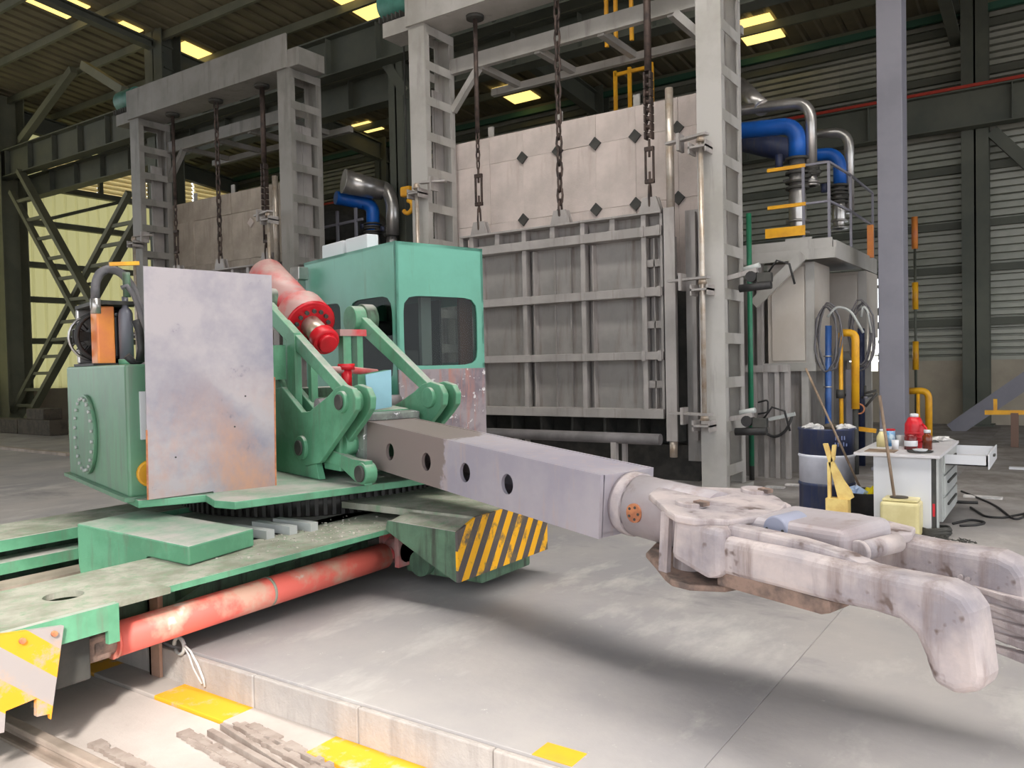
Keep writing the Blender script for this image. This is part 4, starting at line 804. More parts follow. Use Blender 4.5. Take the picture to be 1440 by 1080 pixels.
# jaws
jaw_px = [(985, 752), (1020, 757), (1120, 777), (1240, 806), (1325, 822), (1355, 838), (1371, 862), (1377, 900), (1384, 955), (1376, 975), (1342, 979), (1310, 962), (1297, 925), (1283, 893), (1262, 874), (1225, 862), (1160, 848), (1080, 826), (1000, 806), (985, 800)]
jp = [onp(LV, .5, *q) for q in jaw_px]
def jawmesh(pts, n, w0, w1):                       # tapered, crowned section across the thickness
    c = sum(pts, V((0, 0, 0))) / len(pts); mb = MB(); k = len(pts); rings = ((0, .9), (.18, 1.0), (.82, 1.0), (1, .92)); vs = []
    for t, sc in rings:
        for i, p in enumerate(pts):
            a, b = pts[i - 1], pts[(i + 1) % k]; tg = (b - a).normalized(); inn = tg.cross(LV).normalized()
            q = p + inn * (-.02 * (1 - sc) / .1 if False else 0); vs.append(p + inn * (.022 if sc < 1 else 0) * n + LV * (w0 + (w1 - w0) * t))
    fs = [list(range(k))[::-1], [3 * k + i for i in range(k)]]
    for r in range(3): fs += [[r * k + i, r * k + (i + 1) % k, (r + 1) * k + (i + 1) % k, (r + 1) * k + i] for i in range(k)]
    return mb.add(vs, fs)
LN = .5
sg = 1
def orient(pts):
    a = sum((pts[i].cross(pts[(i + 1) % len(pts)]) for i in range(len(pts))), V((0, 0, 0))); return 1 if a.dot(LV) > 0 else -1
sg = -orient(jp)
j1 = jawmesh(jp, sg, .0, .17).build('jaw', JAW, mach, bev=.02, seg=2, label='near claw jaw')
jf = [p - DV * .09 - ZV * .03 for p in jp]
j2 = jawmesh(jf, sg, .75, .92).build('jaw', JAW, mach, bev=.02, label='far claw jaw with ridged inner face')
for k in range(5):                                   # gripping ridges down the inner face of the far jaw
    q0, q1 = onp(LV, 1.21, 1360 + 3 * k, 828 + 20 * k), onp(LV, 1.21, 1462, 858 + 19 * k)
    MB().hexa([q0 + LV * .04 - ZV * .012, q1 - ZV * .03, q1 + LV * .06 - ZV * .03, q0 + LV * .06 - ZV * .012, q0 + LV * .02 + ZV * .012, q1 - LV * .01 + ZV * .022, q1 + LV * .06 + ZV * .022, q0 + LV * .06 + ZV * .012]).build('grip_ridge', JAW, j2, bev=.012)
for q, r in (((1343, 815), .01), ((1352, 811), .011), ((1362, 814), .01)): c = onp(LV, 1.245, *q); MB().cyl(c, c - LV * .015, r, 10).build('weld_stud', JAW, j2)
# jaw roots between the fork plates
rt = [onp(LV, .47, *q) for q in ((946, 729), (1012, 746), (1014, 812), (994, 816), (942, 784))]
MB().prism(rt, LV * .22).build('jaw_root', JAW, mach, bev=.03); MB().prism([p + LV * .6 - AX * .12 for p in rt], LV * .2).build('jaw_root', JAW, mach, bev=.03)
ru = [onp(LV, .5, *q) for q in ((1004, 800), (1080, 822), (1163, 847), (1165, 864), (1150, 866), (1004, 824))]
MB().prism([p + LV * .02 for p in ru], LV * .16).build('jaw_rib', JAWR, j1, bev=.008)
tp = [onp(LV, .52, *q) for q in ((1012, 758), (1030, 738), (1120, 757), (1190, 776), (1245, 808), (1120, 779))]
MB().prism([onp(LV, .56, *q) for q in ((1014, 757), (1022, 738), (1120, 760), (1190, 782), (1240, 806), (1120, 779))], LV * .1).build('jaw_top_rib', JAW, j1, bev=.015)
# crosshead between the jaws
ch = MB().lb(4.62, 5.13, .72, 1.16, .79, .965).build('crosshead', ARM, mach, bev=.045, seg=4)
c = L(4.80, .715, .925); MB().cyl(c, c + LV * .2, .062, 28).build('crosshead_pin', M('blue_grey_cap', (150, 152, 170), None, rough=.5), ch, bev=.008)
for q in (-.04, .04): MB().cyl(c + DV * q, c + DV * q - LV * .004, .007, 8).build('screw', DARK, ch)
c = L(5.15, .78, .87); MB().cyl(c, c + LV * .03, .05, 20).build('link_pin', JAW, ch, bev=.006); MB().cyl(c + LV * .03, c + LV * .3 + DV * .03, .042, 16).build('link_rod', JAW, ch)
fp = [arm_plane(*q, .1) for q in ((1112, 712), (1210, 722), (1288, 741), (1284, 749), (1248, 752), (1186, 745), (1120, 728))]
MB().prism(fp, AN * -.05).build('jaw_lever', JAW, mach, bev=.01)
# --- driver's cab
cab = MB(); D0, D1, L0, L1, Z0, Z1 = -1.64, .3, 1.53, 2.56, 1.66, 2.87
cab.holeplate(L(D1 - .03, L0, Z0), LV, ZV, L1 - L0, Z1 - Z0, [(.51, .37, .435, .335)], .03, 40, 7)
cab.holeplate(L(D0, L0, 1.2), DV, ZV, 1.0, Z1 - 1.2, [(.56, .97, .27, .2)], -.03, 40, 6); cab.holeplate(L(D0 + 1.0, L0, 1.2), DV, ZV, .94, Z1 - 1.2, [(.44, .75, .42, .42)], -.03, 40, 6)
cab.holeplate(L(D0, L1, Z0), DV, ZV, 1.94, Z1 - Z0, [(1.2, .36, .6, .3)], .03, 40, 6)
cab.lb(D0, D0 + .03, L0, L1, 1.2, Z1); cab.lb(D0, D1, L0, L1, Z1 - .03, Z1); cab.lb(D0, D1, L0, L1, 1.2, 1.23)
cb = cab.build('cab_shell', CABG, mach)
MB().lb(D0, D1 + .0, L0 + .0, L1, 1.0, 1.22).build('cab_sill', CABG, cb)
MB().lb(D1 - .02, D1 + .02, L0 + .0, L1 - .01, .98, Z0).build('cab_front_apron', M('scuffed_grey_paint', (150, 138, 142), (118, 106, 114), 3.5, rough=.7, spots=((206, 200, 200), 9, .6), streak=(170, 120, 110)), cb, label='scuffed grey-violet panel')
MB().lb(D1 - .02, D1 - .014, L0 + .06, L1 - .06, Z0 + .02, Z0 + .72).build('window_pane', GLASS, cb); MB().lb(D0 + 1.02, D1 - .1, L0 + .012, L0 + .018, 1.5, 2.4).build('window_pane', GLASS, cb); MB().lb(D0 + .25, D0 + .85, L0 + .012, L0 + .018, 1.95, 2.38).build('window_pane', GLASS, cb)
MB().lb(-1.1, -.7, 1.85, 2.25, 1.23, 1.62).build('seat_base', BLACK, cb, bev=.02); MB().lb(-1.15, -1.0, 1.82, 2.28, 1.6, 2.2).build('seat_back', BLACK, cb, bev=.04); MB().lb(-.1, .1, 1.7, 1.9, 1.23, 1.85).build('control_console', DARK, cb, bev=.02)
MB().lb(-1.5, -.4, 2.5, 2.52, 1.3, 2.4).build('dark_curtain', DARK, cb); MB().lb(.12, .16, 2.36, 2.52, Z0 + .02, 2.45).build('window_post', M('red_brown_post', (120, 72, 58), None, rough=.6), cb)
MB().lb(-.05, .0, 2.0, 2.12, 1.7, 2.38).build('grey_post', GREYM, cb)
for d_, w_ in ((-1.25, .32), (-.72, .3)):
    a = MB().lb(d_ - w_, d_ + w_ * .55, 1.72, 1.86, Z1 + .03, Z1 + .2).build('floodlight', WHITE, cb, bev=.012); MB().lb(d_ - .05, d_ + .02, 1.75, 1.83, Z1, Z1 + .04).build('bracket', DARK, a)
for q, s in (((421, 385), .07), ((419, 400), .06), ((424, 416), .05)): c = onp(LV, 1.42, *q); MB().box(c.x - s, c.x + s, c.y - s, c.y + s, c.z - s, c.z + s).build('control_valve', SILVER, cb, bev=.01)
c = onp(LV, 1.45, 428, 415); MB().cyl(c, c + DV * .12 - ZV * .05, .04, 12).build('control_valve', WHITE, cb)
MB().lb(-1.5, .2, 1.6, 2.4, .78, 1.0).build('cab_support', GREEN_D, mach)

# ================================================================== loose things
def floor_at(px, py): p = at('z', 0, px, py); return p
# ---- pit: rail, scrap strips, hook with cord
t = thing('track_rail', 'worn steel track rail in the pit at bottom left', 'rail', (-4, 1.98, -.215))
MB().box(-30, 6, 1.93, 2.05, -.215, -.2).build('rail_foot', RAILM, t); MB().box(-30, 6, 1.978, 2.0, -.2, -.17).build('rail_web', RAILM, t); MB().box(-30, 6, 1.96, 2.02, -.17, -.135).build('rail_head', RAILM, t, bev=.008)
random.seed(11)
strips = [((255, 1030), (335, 1080), .03), ((312, 1022), (400, 1080), .02), ((330, 1018), (430, 1078), .028), ((350, 1022), (445, 1072), .022), ((272, 1038), (350, 1085), .03), ((295, 1030), (395, 1086), .03), ((130, 1045), (205, 1085), .03)]
wh = ['leftmost of the rusty toothed strips, beside the rail', 'narrow straight strip, third of the scrap strips from the kerb', 'toothed scrap strip second from the kerb', 'toothed scrap strip nearest the yellow kerb', 'bright flat scrap strip left of the toothed ones', 'wide flat scrap strip in the middle of the pit heap', 'toothed strip lying alone close to the track rail']
for (a, b, wd), lb_ in zip(strips, wh):
    p, q = at('z', -.2, *a), at('z', -.2, *b); q = p + (q - p) * 1.6; u = (q - p).normalized(); n = V((-u.y, u.x, 0)); ln = (q - p).length; up, s = [], 0
    lo_ = []
    while s < ln:
        k = random.uniform(.03, .07); h = random.choice((0, .024, .03)) if 'tooth' in lb_ else random.uniform(0, .003)
        up += [p + u * s + n * (wd / 2 + h), p + u * min(ln, s + k) + n * (wd / 2 + h)]; lo_ += [p + u * s - n * (wd / 2 + h * .4), p + u * min(ln, s + k) - n * (wd / 2)]; s += k
    k = len(up); mb = MB(); z = V((0, 0, random.uniform(.008, .02))); mb.add([v - V((0, 0, .014)) for v in up + lo_] + [v + z for v in up + lo_], [[i, i + 1, k + i + 1, k + i][::-1] for i in range(k - 1)] + [[2 * k + i, 2 * k + i + 1, 3 * k + i + 1, 3 * k + i] for i in range(k - 1)] + [[i, i + 1, 2 * k + i + 1, 2 * k + i] for i in range(k - 1)] + [[k + i, k + i + 1, 3 * k + i + 1, 3 * k + i][::-1] for i in range(k - 1)])
    tag(mb.build('scrap_strip', SCRAP), lb_, 'scrap', 'scrap strips in the pit')
t = thing('cord_hook', 'pale looped cord on a hook beside the brown post', 'cord', at('y', 2.86, 258, 905)); c = at('y', 2.85, 252, 908)
MB().tube(arc(c, V((1, 0, 0)), ZV, .05, -2.5, 3.2, 12), .012, 6).build('hook', GREYM, t); MB().tube([at('y', 2.85, *q) for q in ((258, 906), (268, 916), (278, 935), (286, 955), (288, 966))], .007, 6).build('cord', RAG, t); MB().tube([at('y', 2.85, *q) for q in ((258, 908), (266, 922), (272, 940), (284, 962))], .006, 6).build('cord', RAG, t)
# crumbs of scale on the carriage deck
mb = MB(); random.seed(5)
for i in range(260):
    if i < 160: x, y, z = random.uniform(-4.8, -4.2), random.triangular(3.0, 4.7, 4.1), .5
    else: x, y, z = random.uniform(-5.9, -5.05), random.uniform(1.4, 3.0), .16
    r = random.uniform(.002, .008 if i < 160 else .016); mb.box(x - r, x + r, y - r * .8, y + r * .8, z, z + r * 1.2)
o = mb.build('slag_crumbs', CRUMB); tag(o, 'pale slag crumbs scattered over the green carriage deck', 'crumbs', kind='stuff')
# ---- oil drum
c = floor_at(1163, 716); c.z = 0; Rd, Hd = .29, .9
t = thing('oil_drum', 'blue and white oil drum left of the white desk', 'drum', c)
MB().lathe(c, [(.28, 0), (Rd, .02), (Rd, .28), (Rd + .012, .3), (Rd, .32)], 40).build('drum_base', BLUED, t); MB().lathe(c + ZV * .32, [(Rd, 0), (Rd, .27), (Rd + .012, .29), (Rd, .31)], 40).build('drum_band', M('scuffed_white_band', (214, 214, 226), (196, 196, 208), 3, rough=.45), t)
dr = MB().lathe(c + ZV * .63, [(Rd, 0), (Rd, .26), (Rd + .01, .27), (Rd + .01, .285), (Rd - .02, .285), (Rd - .02, .26), (0, .26)], 40).build('drum_top', BLUED, t)
fn = (V((0, 0, 0)) - c); fn.z = 0; fn.normalize(); rt_ = V((-fn.y, fn.x, 0))
dirn = (fn * .86 + rt_ * .5).normalized()
LET = M('faint_lettering', (112, 122, 162), None); sd_ = V((-dirn.y, dirn.x, 0))
for z, ks in ((.8, (-2, -1, .4, 1.4)), (.73, (-2.2, -1.1, 0, 1.1, 2.2))):          # two worn rows of marks, too rubbed off to read
    for k in ks: q = c + dirn * (Rd + .001) + sd_ * (k * .03) + ZV * z; MB().bar(q, q + ZV * random.uniform(.03, .045), .012, .004, dirn).build('worn_lettering', LET, t)
def rag(c, r, mat, name, label, cat='rag', n=14, hgt=.35):
    mb = MB(); random.seed(int(abs(c.x * 1000)))
    pr = [(r, 0), (r * .95, r * hgt * .6), (r * .6, r * hgt), (r * .2, r * hgt * 1.15)]; vs = []
    for k, (rr, h) in enumerate(pr): vs += [c + V((math.cos(2 * math.pi * i / n) * rr * random.uniform(.55, 1.2), math.sin(2 * math.pi * i / n) * rr * random.uniform(.55, 1.2), h * random.uniform(.5, 1.3))) for i in range(n)]
    mb.add(vs, [list(range(n))[::-1], [3 * n + i for i in range(n)]] + [[k * n + i, k * n + (i + 1) % n, (k + 1) * n + (i + 1) % n, (k + 1) * n + i] for k in range(3) for i in range(n)]); return tag(mb.build(name, mat), label, cat)
rag(c + V((-.13, -.08, .9)), .14, RAG, 'rag', 'white crumpled rag on the left of the blue drum'); rag(c + V((.17, .05, .9)), .12, RAG, 'rag', 'grey crumpled rag on the right of the blue drum')
rag(c + V((.03, .02, .9)), .12, DKWOOD, 'rubbish', 'dark oily rubbish in the middle of the drum top', 'rubbish')
# ---- long rods
def rod(name, label, p, q, r, mat, cat='rod'): o = MB().tube([p, q], r, 10).build(name, mat); return tag(o, label, cat)
# ---- black tub with bags
c2 = floor_at(1216, 732); c2.z = 0
t = thing('black_tub', 'black tub of rubbish in front of the blue drum', 'tub', c2)
MB().lathe(c2, [(.2, 0), (.23, .3), (.24, .31), (.22, .31), (.2, .05)], 28).build('tub_wall', BLACK, t); MB().cyl(c2 + ZV * .2, c2 + ZV * .22, .21, 24).build('contents', DKWOOD, t)
rag(c2 + V((-.07, -.06, .24)), .12, BRAG, 'bag', 'blue and white bag in the black tub', 'bag', hgt=.8); rag(c2 + V((.09, -.03, .24)), .12, YRAG, 'bag', 'yellow bag in the black tub', 'bag', hgt=.8)
e = at('y', c2.y, 1135, 520); rod('long_rod', 'long thin dark rod leaning from the black tub up to the left', V((c2.x + .0, c2.y, .24)), at('y', c2.y + .35, 1133, 518), .012, WOOD)
# ---- timber offcut stand
y3 = c2.y - .45; pq = lambda x, y: at('y', y3, x, y)
t = thing('timber_stand', 'pale yellow splintered timber piece in front of the drum', 'timber', pq(1178, 712))
for nm, pts in (('slat', [(1157, 624), (1163, 624), (1172, 650), (1186, 676), (1196, 690), (1200, 700), (1190, 706), (1178, 700), (1170, 668)]), ('slat', [(1170, 626), (1175, 626), (1173, 648), (1168, 650)]), ('slat', [(1163, 650), (1168, 650), (1168, 700), (1164, 708)])):
    MB().prism([pq(*q) for q in pts], (0, .05, 0)).build(nm, PALEWOOD, t)
b = pq(1177, 715); MB().box(b.x - .1, b.x + .11, y3 - .04, y3 + .1, max(0, b.z - .18), b.z + .1).build('foot_block', PALEWOOD, t)
MB().box(b.x - .12, b.x + .13, y3 - .06, y3 + .12, 0, max(.03, b.z - .18)).build('sole', PALEWOOD, t)
# ---- jerrycan with broom handle
c3 = floor_at(1268, 752); c3.z = 0
w3 = (at('y', c3.y, 1298, 720) - at('y', c3.y, 1243, 720)).length / 2; h3 = at('y', c3.y, 1268, 700).z
t = thing('plastic_can', 'yellowed square plastic can with open top before the desk', 'can', c3)
mb = MB(); 
for z0, z1, k in ((0, h3 * .93, 1),): mb.box(c3.x - w3 * k, c3.x + w3 * k, c3.y - w3 * .8, c3.y + w3 * .8, z0, z1)
mb.build('can_body', CAN, t, bev=.03, seg=3)
MB().box(c3.x - w3 * .9, c3.x + w3 * .9, c3.y - w3 * .7, c3.y + w3 * .7, h3 * .93, h3).build('can_shoulder', CAN, t, bev=.015); MB().cyl(V((c3.x - .02, c3.y, h3)), V((c3.x - .02, c3.y, h3 + .01)), .08, 20).build('cut_opening', DKWOOD, t)
rod('broom_handle', 'worn wooden handle standing in the yellowed can', V((c3.x - .03, c3.y, h3 * .3)), at('y', c3.y - .03, 1237, 556), .014, WOOD, 'handle')
# ---- desk
zt = .76; A, B = at('z', zt, 1200, 636), at('z', zt, 1322, 641); 
yA = (A.y + B.y) / 2; xa, xb = A.x, B.x; yb = at('x', xb, 1351, 622).y; yb = min(max(yb, yA + .9), yA + 1.6)
t = thing('white_desk', 'white desk with open drawer beside the grey pillar', 'desk', ((xa + xb) / 2, (yA + yb) / 2, 0))
MB().box(xa, xb, yA, yb, zt - .03, zt).build('desk_top', WHITEP, t, bev=.004); xl = at('y', yA + .06, 1229, 700).x
MB().box(xl, xb - .08, yA + .05, yA + .09, .0, zt - .03).build('modesty_panel', WHITE, t); MB().box(xb - .075, xb - .045, yA + .05, yA + .1, 0, zt - .03).build('leg', DARK, t); MB().box(xb - .04, xb - .02, yA + .06, yA + .1, .0, zt - .03).build('leg', GREYM, t)
MB().box(xb - .07, xb - .05, yA + .045, yA + .05, .18, .3).build('red_tape', REDB, t)
pd_ = MB().box(xb - .42, xb - .03, yA + .45, yb - .05, .06, zt - .03).build('pedestal', GREYM, t, bev=.006)
for z in (.1, .32, .53): MB().box(xb - .03, xb - .012, yA + .47, yb - .07, z, z + .19).build('drawer_front', GREYM, pd_, bev=.004); MB().box(xb - .012, xb + .004, yA + .65, yb - .25, z + .1, z + .12).build('handle', DARK, pd_)
zz = zt - .14; dx = at('z', zz + .08, 1388, 636).x - xb
dw = MB(); y0, y1 = yA + .5, yb - .1; x0, x1 = xb - .02, xb + max(.35, min(dx, .6)); dw.box(x0, x1, y0, y0 + .015, zz, zz + .1).box(x0, x1, y1 - .015, y1, zz, zz + .1).box(x0, x1, y0, y1, zz, zz + .01).box(x1 - .015, x1, y0, y1, zz, zz + .1)
dw.build('open_drawer', WHITE, t); MB().box(x1, x1 + .012, y0 - .01, y1 + .01, zz - .03, zz + .12).build('drawer_front', WHITE, t, bev=.004); MB().box(x1 + .012, x1 + .03, (y0 + y1) / 2 - .06, (y0 + y1) / 2 + .06, zz + .05, zz + .07).build('handle', DARK, t)
T = lambda px, py: at('z', zt, px, py)
def clampT(p): return V((min(max(p.x, xa + .06), xb - .06), min(max(p.y, yA + .06), yb - .06), zt))
def vessel(name, label, cat, px, py, parts, grp=None):
    c = clampT(T(px, py)); t = thing(name, label, cat, c, grp)
    for nm, prof, mat in parts: MB().lathe(c, prof, 20).build(nm, mat, t)
    return c, t
c, k = vessel('thermos', 'red plastic thermos flask on the desk', 'flask', 1286, 629, [('shell', [(.085, 0), (.09, .01), (.09, .2), (.088, .215), (.09, .23), (.06, .3), (.045, .31)], REDB), ('stopper', [(.04, .305), (.04, .34), (.03, .345)], WHITE)])
MB().tube(arc(c + V((.07, -.05, .15)), V((.7, -.7, 0)), ZV, .09, -1.4, 1.4, 8), .012, 8).build('handle', REDB, k)
for z in (.06, .1, .14): MB().lathe(c + ZV * z, [(.09, 0), (.094, .008), (.09, .016)], 20).build('rib', REDB, k)
c, k = vessel('brown_jar', 'dark red-brown jar with white label in front of the red thermos', 'jar', 1281, 632, [('jar_body', [(.06, 0), (.06, .12), (.05, .135), (.05, .15)], DRED)]); MB().lathe(c + ZV * .035, [(.0605, 0), (.062, .005), (.062, .05), (.0605, .055)], 20).build('label', WHITE, k)
c, k = vessel('brown_bottle', 'brown glass bottle with pale cap right of the red thermos', 'bottle', 1304, 632, [('bottle_body', [(.045, 0), (.045, .13), (.03, .15), (.028, .165)], BROWNG), ('cap', [(.032, .165), (.032, .195)], WHITE)])
c, k = vessel('blue_tin', 'blue and white printed tin near the left of the desk', 'tin', 1252, 627, [('tin_body', [(.05, 0), (.05, .16)], M('blue_print', (60, 132, 186), (190, 210, 222), 14, rough=.4)), ('lid', [(.05, .16), (.05, .175), (.04, .178)], REDB)])
c, k = vessel('grey_mug', 'dull grey mug between blue tin and red thermos', 'mug', 1266, 627, [('mug_body', [(.04, 0), (.042, .11), (.036, .11), (.034, .02)], GREYM)])
c, k = vessel('white_cup', 'small white cup in front of the blue tin', 'cup', 1259, 633, [('cup_body', [(.03, 0), (.034, .1), (.03, .1), (.026, .02)], WHITE)])
c, k = vessel('white_bottle', 'white plastic bottle at the left end of the desk', 'bottle', 1240, 628, [('bottle_body', [(.05, 0), (.05, .1), (.03, .14), (.02, .16)], CAN), ('cap', [(.022, .16), (.022, .18)], WHITE)])
c, k = vessel('tray', 'dark tray with a white dish near the desk front', 'tray', 1294, 636, [('tray_rim', [(.1, 0), (.12, .015), (.11, .015), (.1, .006)], DARK), ('dish', [(.05, .008), (.07, .03), (.06, .03)], WHITE)])
rag(clampT(T(1325, 618)), .14, RAG, 'paper', 'crumpled white papers at the back right of the desk', 'paper', hgt=.25); rag(clampT(T(1312, 622)), .06, DARK, 'glove', 'dark glove beside the papers on the desk', 'glove'); rag(clampT(T(1258, 620)) , .08, DARK, 'rag', 'dark oily cloth behind the blue tin on the desk')
tag(MB().box(xa + .08, xa + .35, yA + .1, yA + .35, zt, zt + .006).build('cardboard', WOOD), 'flat cardboard sheet on the left of the desk', 'cardboard')
tag(MB().box(xb - .25, xb - .08, yA + .25, yA + .45, zt, zt + .004).build('paper_sheet', WHITE), 'flat white sheet at the right corner of the desk', 'paper')
# ---- gas fittings between drum and pillar
yG = 12.4; G = lambda px, py, y=yG: at('y', y, px, py)
t = thing('gas_manifold', 'yellow gas pipe loop beside the grey pillar', 'pipe', (G(1197, 600).x, yG, 0))
MB().tube(bend([G(1182, 468), G(1203, 468), G(1203, 575)], .12), .055, 12).build('pipe', YEL, t); MB().tube([G(1182, 468), V((G(1182, 468).x, yG, .3))], .03, 10).build('pipe', YEL, t); MB().cyl(G(1182, 560), G(1182, 548), .06, 12).build('valve', DARK, t); MB().cyl(G(1203, 572), V((G(1203, 572).x, yG, 0)), .04, 10).build('riser', DARK, t)
MB().box(G(1187, 500).x, G(1199, 500).x, yG + .1, yG + .3, .6, G(1190, 520).z).build('control_box', COLUMN, t)
MB().tube(arc(G(1208, 575), V((1, 0, 0)), ZV, .07, 0, 2 * math.pi, 14)[:-1], .012, 6, True).build('hand_wheel', RUST, t)
t = thing('air_pipe', 'blue upright pipe rising behind the oil drum', 'pipe', (G(1165, 600).x, yG - .2, 0)); MB().cyl(V((G(1164, 600, yG - .2).x, yG - .2, 0)), G(1165, 458, yG - .2), .045, 14).build('pipe', M('mid_blue_paint', (52, 92, 156), (40, 72, 128), 3, rough=.4), t)
for py in (502, 545): MB().cyl(G(1164, py, yG - .2), G(1164, py - 2, yG - .2), .06, 14).build('joint', SILVER, t)
t = thing('air_pipe', 'darker blue pipe right of the yellow gas loop', 'pipe', (G(1211, 520, 13.4).x, 13.4, 0)); MB().cyl(V((G(1211, 520, 13.4).x, 13.4, 0)), G(1211, 462, 13.4), .05, 14).build('pipe', BLUED, t)
def coil(name, px, py, y, lab, k=1.0):
    t = thing(name, lab, 'hose', G(px, py, y)); random.seed(int(px))
    for i in range(4): c = G(px, py, y) + V((random.uniform(-.05, .05), i * .025, random.uniform(-.05, .05))); MB().tube([c + V((math.cos(a * math.pi / 9) * random.uniform(.14, .17), 0, math.sin(a * math.pi / 9) * (.44 + .05 * random.random()))) for a in range(18)], .014, 6, True).build('loop', HOSE, t)
    MB().tube(bend([G(px + 2, py - 26, y), G(px + 14 * k, py - 42, y), G(px + 34 * k, py - 36, y), G(px + 52 * k, py - 4, y)], .3), .018, 8).build('flexible_hose', GREYM, t)
coil('hose_coil', 1162, 472, yG - .25, 'coiled grey hose hung on the cabinet corner'); coil('hose_coil', 1209, 472, 12.8, 'coiled grey hose beside the bright rear opening', .32)
t = thing('fluorescent_tube', 'bright white tube light hung by the grey pillar', 'lamp', G(1230, 520, 14)); MB().cyl(G(1230, 522, 14), G(1230, 475, 14), .05, 12).build('tube', emit('lit_tube', (255, 255, 244), 1.6), t); MB().bar(G(1230, 500, 14), V((-2.3, 13.4, G(1230, 500, 14).z)), .02, .02).build('wall_arm', DARK, t)
t = thing('yellow_pipe_loop', 'thick yellow pipe bend behind the red thermos', 'pipe', (G(1300, 600, 16).x, 16, 0)); MB().tube(bend([G(1278, 550, 16), G(1306, 549, 16), V((G(1306, 600, 16).x, 16, 0))], .2), .06, 12).build('pipe', YEL, t); MB().tube([G(1291, 550, 16), V((G(1291, 600, 16).x, 16, 0))], .03, 10).build('pipe', YEL, t)
a, b = at('y', 17.2, 1385, 580), at('y', 17.2, 1470, 580)
t = thing('guard_rail', 'low yellow guard rail with brown post at far right', 'railing', (a.x, 17.2, 0)); MB().bar(a, b, .08, .08).build('rail_bar', YEL, t); x = b.x; MB().box(x - .12, x, 17.15, 17.25, 0, a.z).build('rail_post', bpy.data.materials.get('brown_rail_post') or DKWOOD, t); x = at('y', 17.2, 1427, 600).x; MB().box(x - .06, x + .06, 17.15, 17.25, 0, a.z).build('rail_post', M('brown_rail_post', (110, 84, 72), None), t); MB().bar(V((x - .3, 17.2, a.z)), V((x - .3, 17.2, a.z + .25)), .06, .06).build('rail_stub', YEL, t)
xx = at('y', 21.5, 1287, 420)
t = thing('service_ladder', 'thin yellow and grey vertical conduit right of the pillar', 'conduit', (xx.x, 21.5, 0))
for z0, z1, m_ in ((at('y', 21.5, 1287, 350).z, at('y', 21.5, 1287, 305).z, ORANGE), (at('y', 21.5, 1290, 435).z, at('y', 21.5, 1290, 397).z, YEL), (at('y', 21.5, 1290, 520).z, at('y', 21.5, 1290, 480).z, YEL)): MB().cyl(V((xx.x, 21.5, z0)), V((xx.x, 21.5, z1)), .07, 10).build('sleeve', m_, t)
MB().cyl(V((xx.x, 21.5, 0)), V((xx.x, 21.5, at('y', 21.5, 1287, 350).z)), .03, 8).build('conduit', BEAMG, t)
o = MB().box(px1 - .04, px1 + .05, 14.35, 14.42, at('y', 14.4, 1231, 362).z, at('y', 14.4, 1231, 316).z).build('warning_board', ORANGE); tag(o, 'narrow orange board left of the grey pillar on the platform rail', 'board')
# green standpipe by the right portal column
gx = at('y', 11.2, 1054, 400)
t = thing('standpipe', 'green vertical pipe right of the rightmost portal column', 'pipe', (gx.x, 11.2, 0)); MB().cyl(V((gx.x, 11.2, .2)), V((gx.x, 11.2, at('y', 11.2, 1054, 300).z)), .036, 14).build('pipe', GPIPE, t); MB().cyl(V((gx.x - .13, 11.25, 1.0)), V((gx.x - .13, 11.25, 7.0)), .02, 8).build('conduit', GREYM, t); MB().cyl(V((gx.x, 11.2, 0)), V((gx.x, 11.2, .9)), .035, 10).build('lower_pipe', DARK, t)
t = thing('cable_loop', 'loose black cables hanging by the furnace side plating', 'cable', at('y', 11.3, 1085, 590))
MB().tube(bend([at('y', 11.4, *q) for q in ((1062, 590), (1070, 606), (1090, 616), (1106, 606), (1114, 585))], .3), .02, 8).build('cable', BLACK, t); MB().tube(bend([at('y', 11.45, *q) for q in ((1066, 566), (1080, 562), (1080, 580), (1066, 582))], .05), .012, 6).build('cable', BLACK, t); MB().bar(at('y', 11.4, 1080, 590), at('y', 11.4, 1118, 582), .05, .05).build('cable_arm', GREYM, t)
# ---- floor litter at right
def litter(name, label, cat, px, py, mb_fn, mat): o = mb_fn(floor_at(px, py)).build(name, mat); return tag(o, label, cat)
random.seed(2)
def heap(c, n, r, s):
    mb = MB()
    for i in range(n):
        p = c + V((random.gauss(0, r), random.gauss(0, r * .8), s)); a = random.uniform(0, 6); mb.tube([p + V((math.cos(a + k) * s * 2.5, math.sin(a + k * .8) * s * 2.5, abs(math.sin(k)) * s)) for k in range(5)], s * .4, 5)
    return mb
o = heap(floor_at(1338, 762), 26, .07, .012).build('swarf_heap', DARK); tag(o, 'small tangled heap of dark swarf by the yellowed can', 'swarf', kind='stuff'); t = thing('wire_bundle', 'bundle of dark wire rings on floor beside the yellowed can', 'wire', floor_at(1314, 752))
for i in range(5): c = floor_at(1314, 752) + V((0, 0, .015 + .014 * i)); MB().tube([c + V((math.cos(a * math.pi / 8) * (.13 + .01 * (i % 2)), math.sin(a * math.pi / 8) * .1, .01 * math.sin(a))) for a in range(16)], .012, 6, True).build('ring', DARK, t)
def cable(label, pts, r=.012, mat=BLACK): o = MB().tube(bend([floor_at(*q) + ZV * r for q in pts], .3), r, 6).build('floor_cable', mat); tag(o, label, 'cable')
cable('black cable curling over floor right of the desk, nearer loop', [(1340, 738), (1365, 732), (1388, 736), (1375, 740), (1350, 741)]); cable('thin cable lying from desk towards the right edge', [(1352, 692), (1372, 700), (1400, 712), (1428, 735), (1450, 722)])
cable('dark cable snaking toward the right edge of the floor', [(1365, 715), (1385, 728), (1410, 730), (1440, 724)]); cable('short dark bar shaped cable behind the desk pedestal', [(1345, 708), (1375, 709)], .018)
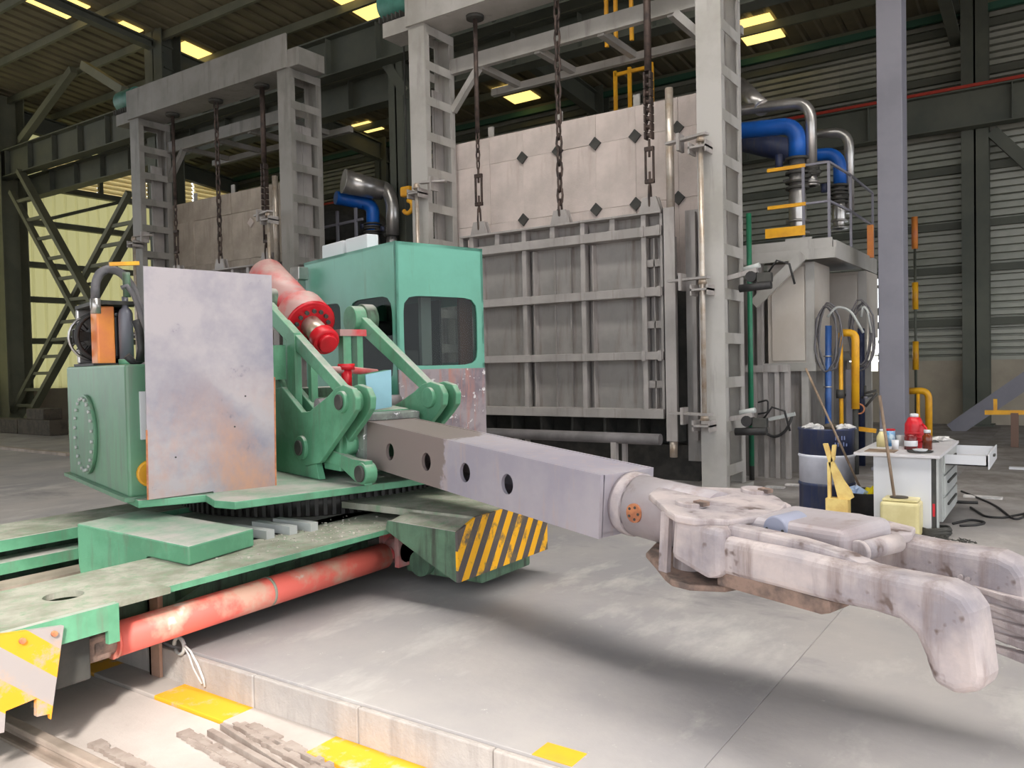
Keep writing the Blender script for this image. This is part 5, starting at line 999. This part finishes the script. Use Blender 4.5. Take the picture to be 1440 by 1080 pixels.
tag(MB().box(floor_at(1382, 700).x - .2, floor_at(1382, 700).x + .2, floor_at(1382, 700).y - .06, floor_at(1382, 700).y + .06, 0, .02).build('paper_scrap', RAG), 'pale scrap on the floor right of the desk', 'scrap')
tag(MB().box(floor_at(1436, 660).x - .15, floor_at(1436, 660).x + .2, floor_at(1436, 660).y - .06, floor_at(1436, 660).y + .06, 0, .03).build('paper_scrap', WHITE), 'white scrap on the floor at the far right edge', 'scrap')
for px, py, lb_ in ((1090, 686, 'small white scrap left of the drum, nearer the column'), (1118, 683, 'white strip of scrap on floor just left of the drum')):
    c = floor_at(px, py); tag(MB().box(c.x - .12, c.x + .12, c.y - .05, c.y + .05, 0, .02).build('paper_scrap', RAG), lb_, 'scrap')
c = floor_at(1063, 704); o = MB().lathe(c, [(.1, 0), (.085, .06), (.05, .16), (.04, .17)], 16).build('red_cone', M('dull_red', (150, 50, 52), None)); tag(o, 'small red cone on floor behind the claw pin', 'cone')
c = floor_at(978, 702); o = MB().box(c.x - .25, c.x + .25, c.y - .1, c.y + .1, 0, .12).build('red_bundle', M('dull_red_cloth', (140, 70, 72), (110, 90, 96), 8)); tag(o, 'dull red bundle on floor at the foot of the portal column', 'bundle')
# valves and dark pipework in the shade between drum and pillar
t = thing('gas_train', 'dark cluster of valves and pipes behind drum and desk', 'valves', (G(1215, 600, 12.8).x, 12.8, 0)); random.seed(9)
for i in range(9):
    a = G(random.uniform(1188, 1220), random.uniform(550, 605), 12.8); MB().cyl(a, a + V((random.choice((0, .16)), 0, random.choice((.2, .04)))), random.uniform(.015, .035), 10).build('fitting', random.choice((DARK, DARK, COLUMN, YEL)), t)
MB().cyl(V((G(1200, 600, 12.8).x, 12.85, 0)), V((G(1200, 600, 12.8).x, 12.85, .9)), .05, 10).build('riser', DARK, t); MB().bar(G(1185, 600, 12.8), G(1232, 606, 12.8), .06, .06).build('header', YEL, t)
# ---- far left timber
for nm, px0, px1, py, hh, lb_ in (('timber_baulk', 25, 70, 611, .42, 'dark timber baulk lying by the foot of the far left brace'), ('timber_baulk', 38, 62, 611, .0, 'smaller dark baulk stacked on the larger one at far left'), ('timber_baulk', -20, 24, 609, .4, 'dark timber block at the left edge by the column foot')):
    y = 10.9; p, q = at('y', y, px0, py), at('y', y, px1, py); z0 = 0 if hh else .42; h_ = hh or .3
    tag(MB().box(p.x, q.x, y, y + .5, z0, z0 + h_).build(nm, DKWOOD, bev=.02), lb_, 'timber')
a, b = at('z', 0, -10, 630), at('z', 0, 97, 641); o = MB().bar(a + ZV * .03, b + ZV * .03, .12, .06).build('floor_rail', RAILM); tag(o, 'low steel strip crossing the floor at far left', 'strip')
